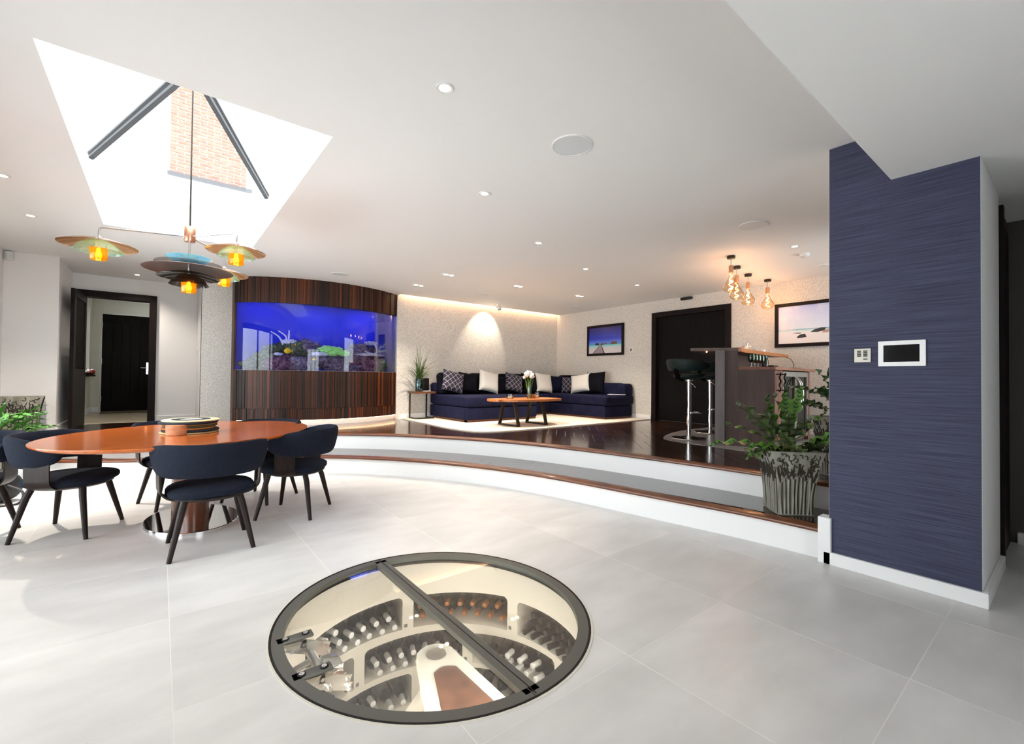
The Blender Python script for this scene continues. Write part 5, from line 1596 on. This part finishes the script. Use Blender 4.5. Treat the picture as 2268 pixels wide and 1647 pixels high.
# bottles: each one lies radially with its neck to the middle
def bottle_proto(name, body_m, cap_m, label=False, champ=False):
    t = thing(name, '', 'bottle')
    if champ:
        prof = [(0, 0), (.042, .002), (.044, .01), (.044, .17), (.030, .22), (.016, .25), (.0155, .305), (0, .306)]
        cap = [(.0165, .262), (.0175, .266), (.0175, .306), (.012, .315), (0, .318)]
    else:
        prof = [(0, .012), (.020, .004), (.036, 0), (.038, .006), (.038, .185), (.030, .208), (.0155, .225), (.0145, .30), (0, .301)]
        cap = [(.0152, .236), (.0165, .238), (.0165, .292), (.0175, .294), (.0175, .303), (.015, .305), (0, .305)]
    m = Matrix.Rotation(PI / 2, 4, 'Y')
    part('glass_body', MB().lathe(prof, n=18).xf(m), body_m, t, True)
    part('capsule', MB().lathe(cap, n=16).xf(m), cap_m, t, True)
    if label:
        part('paper_label', MB().lathe([(.0384, .06), (.0384, .165)], n=18).xf(m), 'label_paper', t, True)
    return t
protos = {'w': bottle_proto('wine_bottle', 'bottle_dark', 'capsule_white', True), 'o': bottle_proto('champagne_bottle', 'bottle_green', 'capsule_copper', False, True), 'k': bottle_proto('wine_bottle', 'bottle_dark', 'capsule_black')}
used = {k: False for k in protos}
def lay(kind, phi, z_, tip, lab, grp, tilt=0.0):
    if not used[kind]: b = protos[kind]; used[kind] = True
    else: b = copy_tree(protos[kind])
    L = .305
    r = rho(math.radians(phi)) * KW + tip + L
    a = math.radians(phi)
    b.location = (WC.x + r * math.cos(a), WC.y + r * math.sin(a), z_)
    b.rotation_euler = (0, tilt, a + PI)
    b['label'] = lab; b['group'] = grp
def zbot(c, phi): return lerp(CELLS[c][4], CELLS[c][5], (phi - CELLS[c][0]) / (CELLS[c][1] - CELLS[c][0]))
ORD = ['first', 'second', 'third', 'fourth', 'fifth', 'sixth', 'seventh', 'eighth', 'ninth']
def fill(c, kind, rows, what, where, tip=-.03, r=.039):
    names = ['lower row', 'upper row', 'top row'] if len(rows) > 1 else ['single row']
    for (n_, start, step_, h_), rn in zip(rows, names):
        for q in range(n_):
            ph = start + q * step_
            lay(kind, ph, zbot(c, ph) + r + h_, tip + random.uniform(-.008, .008), '%s, %s from left, %s, %s' % (what, ORD[n_ - 1 - q], rn, where), '%ss in the %s' % (what, where))
WB, CB, KB = 'white-capped wine bottle', 'copper-foiled champagne bottle', 'black-capped wine bottle'
fill('a', 'w', [(7, 82, 6.3, .004), (6, 85, 6.4, .066), (2, 112, 6.4, .125)], WB, 'upper left cellar niche')
fill('b', 'o', [(7, 26, 6.9, .006), (7, 29, 6.6, .072)], CB, 'upper middle cellar niche', .03, .045)
fill('c', 'k', [(8, -32, 6.0, .004), (7, -29, 6.0, .064), (7, -31, 6.0, .120)], KB, 'upper right cellar niche', -.02)
fill('d', 'k', [(3, 105, 7.5, .004)], KB, 'cellar niche behind the lid hinge', -.01)
fill('e', 'w', [(7, 51, 6.3, .004), (6, 60, 6.1, .066)], WB, 'second-tier niche left of the newel')
fill('f', 'w', [(7, -5, 6.4, .004), (3, 4, 8, .066)], WB, 'second-tier niche right of the newel')
fill('g', 'w', [(6, 77, 6.4, .004), (2, 92, 6.4, .066)], WB, 'third-tier niche left of the newel')
fill('h', 'k', [(5, 21, 8, .004)], KB, 'third-tier niche right of the newel', .02)
# unseen lamps added under the near rim to light the niches
for k, (ph, pw) in enumerate(((205, 4.5), (255, 4.5), (300, 4.5), (340, 3.0))):
    a = math.radians(ph); p = wp(a, .90)
    lamp('SPOT', 'cellar_fill_light', (p[0], p[1], -.09), pw * .7, (1.0, .92, .82), (WC.x - p[0], WC.y - p[1], -.55), .03, math.radians(140), .8)

# ================================================================== PLANTERS AND PLANTS
def pot_material(name):
    m = mat(name, (.19, .185, .15, 1), .75, color2=(.36, .35, .30, 1), nscale=(14, 14, 5), ndetail=6, bump=.4, bscale=(50, 50, 50))
pot_material('pot_stone')
mat('pot_groove', (.030, .024, .016, 1), .9)
mat('soil', (.018, .012, .008, 1), .95)


def planter(loc, rz, rim, base, h, label, group='carved square planters'):
    """flared square planter with a carved grove of trees on each face; rim/base are half widths"""
    p = thing('planter', label, 'planter', loc, rz, group)
    def hw(t): return base + (rim - base) * (.18 * t + .82 * t ** 2.6)
    N = 14
    vs = []; fs = []
    sec = [(-1, -1), (1, -1), (1, 1), (-1, 1)]
    for i in range(N + 1):
        t = i / N
        for sx, sy in sec: vs.append((sx * hw(t), sy * hw(t), h * t))
    for i in range(N):
        for j in range(4): fs.append((i * 4 + j, i * 4 + (j + 1) % 4, (i + 1) * 4 + (j + 1) % 4, (i + 1) * 4 + j))
    n0 = len(vs); inn = rim - .025
    for sx, sy in sec: vs.append((sx * inn, sy * inn, h))
    for sx, sy in sec: vs.append((sx * (inn - .02), sy * (inn - .02), h - .05))
    for j in range(4):
        k = (j + 1) % 4
        fs.append((N * 4 + j, N * 4 + k, n0 + k, n0 + j)); fs.append((n0 + j, n0 + k, n0 + 4 + k, n0 + 4 + j))
    fs.append((3, 2, 1, 0))
    part('body', MB().add(vs, fs), 'pot_stone', p)
    part('soil', MB().box(-inn + .021, inn - .021, -inn + .021, inn - .021, h - .07, h - .045), 'soil', p)
    # carved relief: trunks as proud ribs, canopies as a net of grooves
    rr = random.Random(int(loc[0] * 100))
    for f_ in range(4):
        rot = Matrix.Rotation(f_ * PI / 2, 4, 'Z')
        def on(s, t, off): return rot @ Vector((s * hw(t), -hw(t) - off, h * t))
        ribs = MB(); gr = MB()
        xs = [-.84 + i * .21 + rr.uniform(-.03, .03) for i in range(9)]
        tops = []
        for i, s in enumerate(xs):
            bend = rr.uniform(-.06, .06); tt = rr.uniform(.50, .64)
            ribs.tube([on(s + bend * math.sin(PI * k / 6), .015 + (tt - .015) * k / 6, .001) for k in range(7)], [.0085, .008, .0075, .007, .0065, .006, .005], 6)
            gr.tube([on(s + .095 + bend * math.sin(PI * k / 6) * .6, .03 + (tt - .03) * k / 6, .0) for k in range(7)], .0042, 5)
            tops.append((s + 0, tt))
        for (s, tt) in tops:
            for k in range(4):
                a = rr.uniform(.3, 2.8); L = rr.uniform(.12, .30)
                pts = []; cs, ct = s, tt
                for q in range(5):
                    pts.append(on(max(-.95, min(.95, cs)), min(.97, ct), .0005))
                    cs += math.cos(a) * L / 5 * 1.3; ct += abs(math.sin(a)) * L / 5 + .012; a += rr.uniform(-.8, .8)
                gr.tube(pts, .0046, 5)
        for k in range(46):
            s, t = rr.uniform(-.9, .9), rr.uniform(.60, .95); a = rr.uniform(0, 6.28); pts = []
            for q in range(5):
                pts.append(on(max(-.95, min(.95, s)), min(.97, t), .0005)); s += math.cos(a) * .05; t += math.sin(a) * .028; a += rr.uniform(.2, .9)
            gr.tube(pts, .0042, 5)
        part('carved_trunks', ribs, 'pot_stone', p, True)
        part('carved_lines', gr, 'pot_groove', p, True)
    return p


def prayer_leaf(L, w, droop, seed):
    """long wavy leaf along +X, rising then drooping"""
    def f(u, v):
        a = v * 2 - 1
        prof = (math.sin(PI * min(1, u * .93 + .07)) ** .7) * (1 - .35 * u)
        ww = w * prof
        wave = .16 * w * math.sin(u * 22 + seed) * abs(a)
        return (L * u, a * ww / 2, -droop * u * u * L + wave - .10 * w * (1 - abs(a)) )
    return MB().grid(f, 22, 7)


def blotch_mat(name, light, dark, under, scale):
    m = mat(name, light, .38)
    nt = m.node_tree; b = nt.nodes['Principled BSDF']
    tc = nd(nt, 'ShaderNodeTexCoord'); sp = nd(nt, 'ShaderNodeSeparateXYZ'); nt.links.new(tc.outputs['Object'], sp.inputs[0])
    ab = nd(nt, 'ShaderNodeMath', operation='ABSOLUTE'); nt.links.new(sp.outputs['Y'], ab.inputs[0])
    ma = nd(nt, 'ShaderNodeMath', operation='MULTIPLY_ADD'); ma.inputs[1].default_value = -.7; nt.links.new(ab.outputs[0], ma.inputs[0]); nt.links.new(sp.outputs['X'], ma.inputs[2])
    sc = nd(nt, 'ShaderNodeMath', operation='MULTIPLY'); sc.inputs[1].default_value = scale; nt.links.new(ma.outputs[0], sc.inputs[0])
    sn = nd(nt, 'ShaderNodeMath', operation='SINE'); nt.links.new(sc.outputs[0], sn.inputs[0])
    gt = nd(nt, 'ShaderNodeMath', operation='GREATER_THAN'); gt.inputs[1].default_value = .1; nt.links.new(sn.outputs[0], gt.inputs[0])
    lt = nd(nt, 'ShaderNodeMath', operation='LESS_THAN'); lt.inputs[1].default_value = .018; nt.links.new(ab.outputs[0], lt.inputs[0])
    ml = nd(nt, 'ShaderNodeMath', operation='MULTIPLY'); nt.links.new(gt.outputs[0], ml.inputs[0]); nt.links.new(lt.outputs[0], ml.inputs[1])
    mx = nd(nt, 'ShaderNodeMixRGB'); mx.inputs['Color1'].default_value = light; mx.inputs['Color2'].default_value = dark; nt.links.new(ml.outputs[0], mx.inputs['Fac'])
    ge = nd(nt, 'ShaderNodeNewGeometry')
    m2 = nd(nt, 'ShaderNodeMixRGB'); m2.inputs['Color2'].default_value = under
    nt.links.new(ge.outputs['Backfacing'], m2.inputs['Fac']); nt.links.new(mx.outputs['Color'], m2.inputs['Color1'])
    nt.links.new(m2.outputs['Color'], b.inputs['Base Color'])
blotch_mat('rattlesnake_leaf', (.085, .22, .022, 1), (.010, .040, .010, 1), (.035, .050, .016, 1), 190)
mat('stalk', (.10, .13, .035, 1), .6)
mat('deep_leaf', (.012, .040, .012, 1), .4, color2=(.03, .085, .02, 1), nscale=(20, 20, 20))
mat('fern_leaf', (.05, .17, .025, 1), .45, color2=(.10, .27, .05, 1), nscale=(12, 12, 12), rnd=.25)


def bush(root, spec, m, seed, lw, stalkm='stalk', dr=(.2, .6)):
    rr = random.Random(seed)
    for (az, el, reach, L) in spec:
        az, el = math.radians(az), math.radians(el)
        b0_ = Vector((rr.uniform(-.05, .05), rr.uniform(-.05, .05), 0))
        d = Vector((math.cos(az) * math.cos(el), math.sin(az) * math.cos(el), math.sin(el)))
        j = b0_ + d * reach + Vector((0, 0, .04))
        droop = rr.uniform(*dr)
        lm = prayer_leaf(L, lw * rr.uniform(.85, 1.15), droop, rr.uniform(0, 6))
        X_ = d; Z_ = (Vector((0, 0, 1)) - d * d.z); Z_ = Z_.normalized() if Z_.length > .05 else Vector((1, 0, 0)); Y_ = Z_.cross(X_)
        tw = rr.uniform(-.5, .5); Y2 = Y_ * math.cos(tw) + Z_ * math.sin(tw); Z2 = X_.cross(Y2)
        lf = link('leaf', lm.mesh('leaf', True, False, 80, False), m, root)
        M_ = Matrix.Identity(4)
        for k in range(3): M_[k][0] = X_[k]; M_[k][1] = Y2[k]; M_[k][2] = Z2[k]; M_[k][3] = j[k]
        lf.matrix_local = M_
        st = MB().tube(smooth_curve([b0_, b0_ + Vector((0, 0, reach * .45)) + d * reach * .25, j], 4), .0042, 6)
        st.xf(M_.inverted())
        s_ = link('stalk', st.mesh('stalk', True, True), stalkm, lf)


planter((3.645, 1.34, ZS), PI / 4, .172, .118, .455, 'grey carved planter on the step in front of the blue wall')
rp_ = thing('prayer_plant', 'rattlesnake prayer plant with blotched wavy leaves in the planter by the blue wall', 'plant', (3.65, 1.34, ZS + .40))
ri = random.Random(21)
spec = []
camr = math.degrees(-YAW)           # azimuth pointing to the right of the picture
for (az, el, reach, L) in ((180, 28, .20, .34), (178, 12, .24, .36), (172, 45, .20, .34), (186, 3, .14, .26), (168, -4, .12, .24), (190, 18, .12, .28), (160, 60, .16, .30),
                           (20, 40, .20, .30), (35, 62, .26, .34), (12, 12, .16, .26), (-10, 5, .12, .24), (0, 28, .14, .26), (60, 70, .22, .28), (100, 66, .18, .28), (80, 45, .16, .26),
                           (230, 35, .12, .24), (260, 20, .10, .22), (300, 18, .10, .22), (330, 30, .12, .24), (270, 55, .14, .24), (130, 40, .14, .26), (200, 50, .16, .26), (215, 8, .10, .20), (345, -6, .08, .18), (120, 74, .20, .26), (250, 68, .14, .20)):
    spec.append((az + camr + ri.uniform(-6, 6), el, reach * .85, L * 1.05))
bush(rp_, spec, 'rattlesnake_leaf', 4, .105, dr=(.0, .35))
planter((4.30, 1.16, ZP), PI / 4 + .1, .19, .13, .47, 'second carved planter, in shade behind the first one')
mp_ = thing('leafy_plant', 'dark large-leaved plant standing in the shaded planter behind the blue wall', 'plant', (4.30, 1.16, ZP + .42))
spec = [(ri.uniform(0, 360), ri.uniform(25, 80), ri.uniform(.14, .36), ri.uniform(.16, .24)) for _ in range(24)]
bush(mp_, spec, 'deep_leaf', 9, .13)
planter((-1.31, 6.80, 0), .12, .175, .12, .50, 'carved planter on the tiled floor at the left edge of the picture')
fp = thing('fern_plant', 'bright green leafy plant in the floor planter at the left edge', 'plant', (-1.31, 6.80, .45))
spec = [(ri.uniform(-75, 75) + camr, ri.uniform(2, 62), ri.uniform(.10, .24), ri.uniform(.20, .32)) for _ in range(34)] + [(ri.uniform(100, 260) + camr, ri.uniform(40, 75), .12, .2) for _ in range(6)]
bush(fp, spec, 'fern_leaf', 14, .075)
planter((-1.29, 7.80, ZP), .10, .185, .13, .475, 'empty carved planter on the platform behind the leafy left-hand plant')

# ================================================================== CEILING FIXTURES AND SMALL WALL FITTINGS
glow('downlight_glow', (1.0, .74, .46, 1), 3.0)
mat('speaker_white', (.70, .72, .73, 1), .6)
mat('fitting_white', (.78, .78, .77, 1), .5)
def downlight(x, y, label, r=.045, power=9, zc=ZC, group='recessed ceiling downlights', light=True, col=(1, .88, .75), wide=70):
    d = thing('downlight', label, 'downlight', (x, y, zc), 0, group)
    part('ring', MB().lathe([(r * .62, .0), (r, -.0005), (r, -.004), (r * .95, -.006), (r * .66, -.004)], n=32, closed=True), 'fitting_white', d, True)
    part('lens', MB().lathe([(0, -.0015), (r * .62, -.0015), (r * .62, -.003), (0, -.003)], n=24), 'downlight_glow', d, True)
    if light: lamp('SPOT', 'downlight_beam', (0, 0, -.012), power * .8, col, (0, 0, -1), .03, math.radians(wide), .9, d)
    return d
downlight(1.122, 2.014, 'largest recessed downlight, nearest the camera', power=5)
downlight(2.028, 2.967, 'recessed downlight second from the camera', power=16, wide=48)
downlight(3.239, 3.674, 'recessed downlight third from the camera in the diagonal row')
downlight(4.482, 4.124, 'recessed downlight fourth in the diagonal row')
downlight(5.865, 4.308, 'recessed downlight at the far end of the diagonal row')
downlight(5.466, 1.944, 'recessed downlight beside the smoke alarm near the blue wall', power=5)
downlight(-.99, 6.121, 'recessed downlight left of the roof light', power=60, wide=125)
downlight(-.964, 5.018, 'recessed downlight cut by the left edge of the picture', power=5)
downlight(-.299, 8.699, 'recessed downlight above the open entrance door', power=11, wide=125)
for i, (x, y, lab) in enumerate(((3.244, 6.593, 'twin downlight nearest the aquarium'), (3.249, 5.638, 'twin downlight right of the aquarium, nearer the camera'), (4.501, 5.589, 'twin downlight over the coffee table'), (5.868, 5.534, 'twin downlight before the corner of the room'))):
    t = thing('twin_downlight', lab, 'downlight', (x, y, ZC), 0, 'twin ceiling downlights')
    part('plate', MB().rbox((0, 0, -.002), (.19, .11, .008), .003, 2), 'fitting_white', t, True)
    for s_ in (-.046, .046):
        part('lens', MB().lathe([(0, -.005), (.032, -.005), (.032, -.008), (0, -.008)], (s_, 0, 0), 24), 'downlight_glow', t, True)
    lamp('SPOT', 'downlight_beam', (0, 0, -.02), 30, (1, .86, .70), (0, 0, -1), .04, math.radians(110), .9, t)
for (x, y, r, lab) in ((2.035, 1.998, .128, 'largest round ceiling speaker, nearest the camera'), (4.43, 1.93, .128, 'round ceiling speaker near the blue wall'), (2.03, 6.65, .125, 'round ceiling speaker in front of the aquarium'), (4.49, 6.52, .10, 'round ceiling speaker above the sofa'), (6.69, 6.45, .12, 'round ceiling speaker near the far corner')):
    s_ = thing('ceiling_speaker', lab, 'speaker', (x, y, ZC), 0, 'round ceiling speakers')
    part('grille', MB().lathe([(0, -.0055), (r - .006, -.0055), (r - .006, -.001), (0, -.001)], n=48), 'speaker_white', s_, True)
    part('rim', MB().lathe([(r - .006, 0), (r, 0), (r, -.006), (r - .006, -.008)], n=48, closed=True), 'fitting_white', s_, True)
sm = thing('smoke_alarm', 'white smoke alarm on the ceiling near the blue wall', 'smoke alarm', (5.88, 1.988, ZC))
part('base', MB().lathe([(0, 0), (.055, 0), (.055, -.012), (.0, -.012)], n=32), 'fitting_white', sm, True)
part('dome', MB().lathe([(.048, -.012), (.048, -.032), (.035, -.042), (0, -.044)], n=32), 'fitting_white', sm, True)
solo('ceiling_disc', MB().lathe([(0, 0), (.06, 0), (.06, -.008), (.05, -.012), (0, -.012)], (6.62, 2.03, ZC), 28), 'fitting_white', 'flat white disc on the ceiling beside the blue wall', 'ceiling fitting', None, True, (6.62, 2.03, ZC))
sp_ = thing('ceiling_spotlight', 'small chrome ball spotlight on the ceiling lighting the sofa wall', 'spotlight', (5.339, 7.248, ZC))
part('mount', MB().lathe([(0, 0), (.04, 0), (.04, -.008), (.008, -.014), (.008, -.03), (0, -.03)], n=24), 'chrome', sp_, True)
part('ball', MB().lathe([(.055 * math.sin(PI * k / 12), -.075 + .055 * math.cos(PI * k / 12)) for k in range(13)], n=24), 'chrome', sp_, True)
lamp('SPOT', 'spotlight_beam', (-.05, .065, -.105), 4.5, (1, .84, .66), (-.10, .66, -.75), .03, math.radians(88), .35, sp_)
# warm cove light above the sofa wall
glow('led_cove', (1.0, .56, .30, 1), 3.0)
struct('trim_cove_light', MB().box(3.42, XW - .05, 7.545, 7.56, cz - .05, cz - .03), 'led_cove')
# motion sensor and wall fittings
se = thing('motion_sensor', 'white alarm motion sensor high in the left corner of the pier', 'sensor', (-1.468, 8.06, 2.53))
part('housing', MB().rbox((-1.468, 8.045, 2.575), (.065, .06, .11), .012, 3), 'fitting_white', se, True, True)
part('lens_window', MB().rbox((-1.468, 8.013, 2.56), (.045, .01, .05), .004, 2), 'speaker_white', se, True, True)
ky = thing('keypad_plate', 'ivory keypad plate with two columns of dark buttons on the blue wall', 'switch', (3.352, .82, 1.27))
part('plate', MB().rbox((3.347, .82, 1.313), (.010, .080, .083), .002, 2), 'trim_ivory', ky, True, True)
for c, (yc, nb_) in enumerate(((.836, 4), (.805, 4))):
    for r in range(nb_):
        part('button', MB().box(3.3405, 3.343, yc - .010, yc + .010, 1.335 - r * .0098, 1.342 - r * .0098), 'black_matt', ky, world=True)
part('button', MB().box(3.3405, 3.343, .795, .815, 1.2875, 1.2935), 'black_matt', ky, world=True)
ts = thing('touch_panel', 'white-framed black touch screen on the blue wall', 'touch screen', (3.352, .64, 1.24))
part('frame', MB().box(3.338, 3.352, .534, .743, 1.246, 1.270).box(3.338, 3.352, .534, .743, 1.368, 1.392).box(3.338, 3.352, .534, .559, 1.270, 1.368).box(3.338, 3.352, .719, .743, 1.270, 1.368), 'riser_white', ts, world=True)
mat('screen_black', (.003, .003, .004, 1), .08, spec=.25)
part('screen', MB().box(3.341, 3.350, .559, .719, 1.270, 1.368), 'screen_black', ts, world=True)
solo('door_switch', MB().rbox((.463, 8.75, 1.50), (.012, .085, .10), .003, 2), 'fitting_white', 'white switch plate on the return beside the aquarium', 'switch', None, True, (.463, 8.75, 1.5))

# ================================================================== ENTRANCE DOORS
ed_ = struct('door_entrance', MB().box(-1.03, -.945, 9.10, 9.30, ZP, 2.40).box(-.155, -.062, 9.10, 9.30, ZP, 2.40).box(-.945, -.155, 9.10, 9.30, 2.305, 2.40), 'espresso_frame')
# open leaf folded back into the hall, slatted upper panel
p0_, p1_ = Vector((-.872, 9.10, 0)), Vector((-.912, 8.26, 0))
dd_ = (p1_ - p0_).normalized(); nn_ = Vector((dd_.y, -dd_.x, 0)); LW = (p1_ - p0_).length
def leaf_box(mb, s0, s1, z0, z1, th=.04):
    return mb.obox(p0_ + dd_ * (s0 + s1) / 2 + nn_ * .02 + Vector((0, 0, (z0 + z1) / 2)), (s1 - s0, th, z1 - z0), dd_, nn_)
lfm = MB(); leaf_box(lfm, 0, .10, ZP + .006, 2.29); leaf_box(lfm, LW - .12, LW, ZP + .006, 2.29); leaf_box(lfm, .10, LW - .12, 2.19, 2.29); leaf_box(lfm, .10, LW - .12, ZP + .006, 1.22)
leaf = link('door_leaf', lfm.mesh('door_leaf'), 'espresso_frame', ed_)
up_ = Vector((0, 0, 1))
slat = MB().obox((0, 0, 0), (LW - .22, .008, .030), dd_, nn_ * .8 + up_ * .6, up_ * .8 - nn_ * .6).mesh('slat')
slat.materials.append(MATS['espresso_frame'])
for k in range(40):
    pp = p0_ + dd_ * (LW / 2 - .01) + nn_ * .02
    link('slat', slat, None, leaf, (pp.x, pp.y, 1.235 + k * .0240))
fd = struct('door_front', MB().box(-.955, -.925, 12.02, 12.12, ZP, 2.38).box(.09, .12, 12.02, 12.12, ZP, 2.38).box(-.925, .09, 12.02, 12.12, 2.35, 2.38), 'hall_wall')
dl = link('door_leaf', MB().box(-.925, .09, 12.06, 12.10, ZP, 2.35).mesh('door_leaf'), 'espresso_wood', fd)
for k in range(7):
    x = -.91 + k * .141
    link('plank', MB().box(x + .004, x + .137, 12.035, 12.06, ZP + .14, 2.20).mesh('plank'), 'espresso_wood', dl)
link('rail', MB().box(-.925, .09, 12.03, 12.06, ZP + .02, ZP + .14).box(-.925, .09, 12.03, 12.06, 2.20, 2.35).mesh('rail'), 'espresso_wood', dl)
hd = MB().box(-.235, -.195, 12.02, 12.035, 1.16, 1.40)
hd.cyl((-.215, 12.03, 1.29), (-.215, 11.975, 1.29), .009, n=10).cyl((-.215, 11.98, 1.29), (-.325, 11.98, 1.29), .009, n=10)
link('handle', hd.mesh('handle', True, True), 'chrome', dl)
for zz in (.62, 1.36, 2.08):
    link('hinge', MB().cyl((-.928, 12.025, zz), (-.928, 12.025, zz + .10), .012, n=10).mesh('hinge', True, True), 'steel', fd)
mat('doormat', (.13, .09, .055, 1), .95, bump=.8, bscale=(120, 120, 120))
solo('doormat', MB().rbox((-.40, 11.72, ZP + .008), (1.0, .55, .016), .006, 2), 'doormat', 'brown doormat in front of the plank front door', 'doormat', None, False, (-.4, 11.72, ZP))
rd = random.Random(2)
mat('petal_red', (.55, .03, .05, 1), .6)
fb = thing('flower_bowl', 'low wooden bowl of white and red flowers on the hall window sill', 'flowers', (-1.06, 11.66, 1.14))
part('bowl', MB().lathe([(0, 0), (.05, 0), (.085, .035), (.08, .037), (.05, .008), (0, .006)], n=28), 'oak_brown', fb, True)
for k in range(7):
    a = k * .9; part('flower', flower_head((.05 * math.cos(a), .05 * math.sin(a), .06 + .02 * (k % 2)), .036, 'petal_white', k + 70), 'petal_white' if k % 3 else 'petal_red', fb)
struct('wall_tank_back', MB().box(.84, 3.5, 8.30, 8.36, ZP - .1, ZC), 'paint_white')
struct('trim_tank_side', MB().box(3.378, 3.40, 7.66, 8.30, ZP, ZC), 'paint_white')
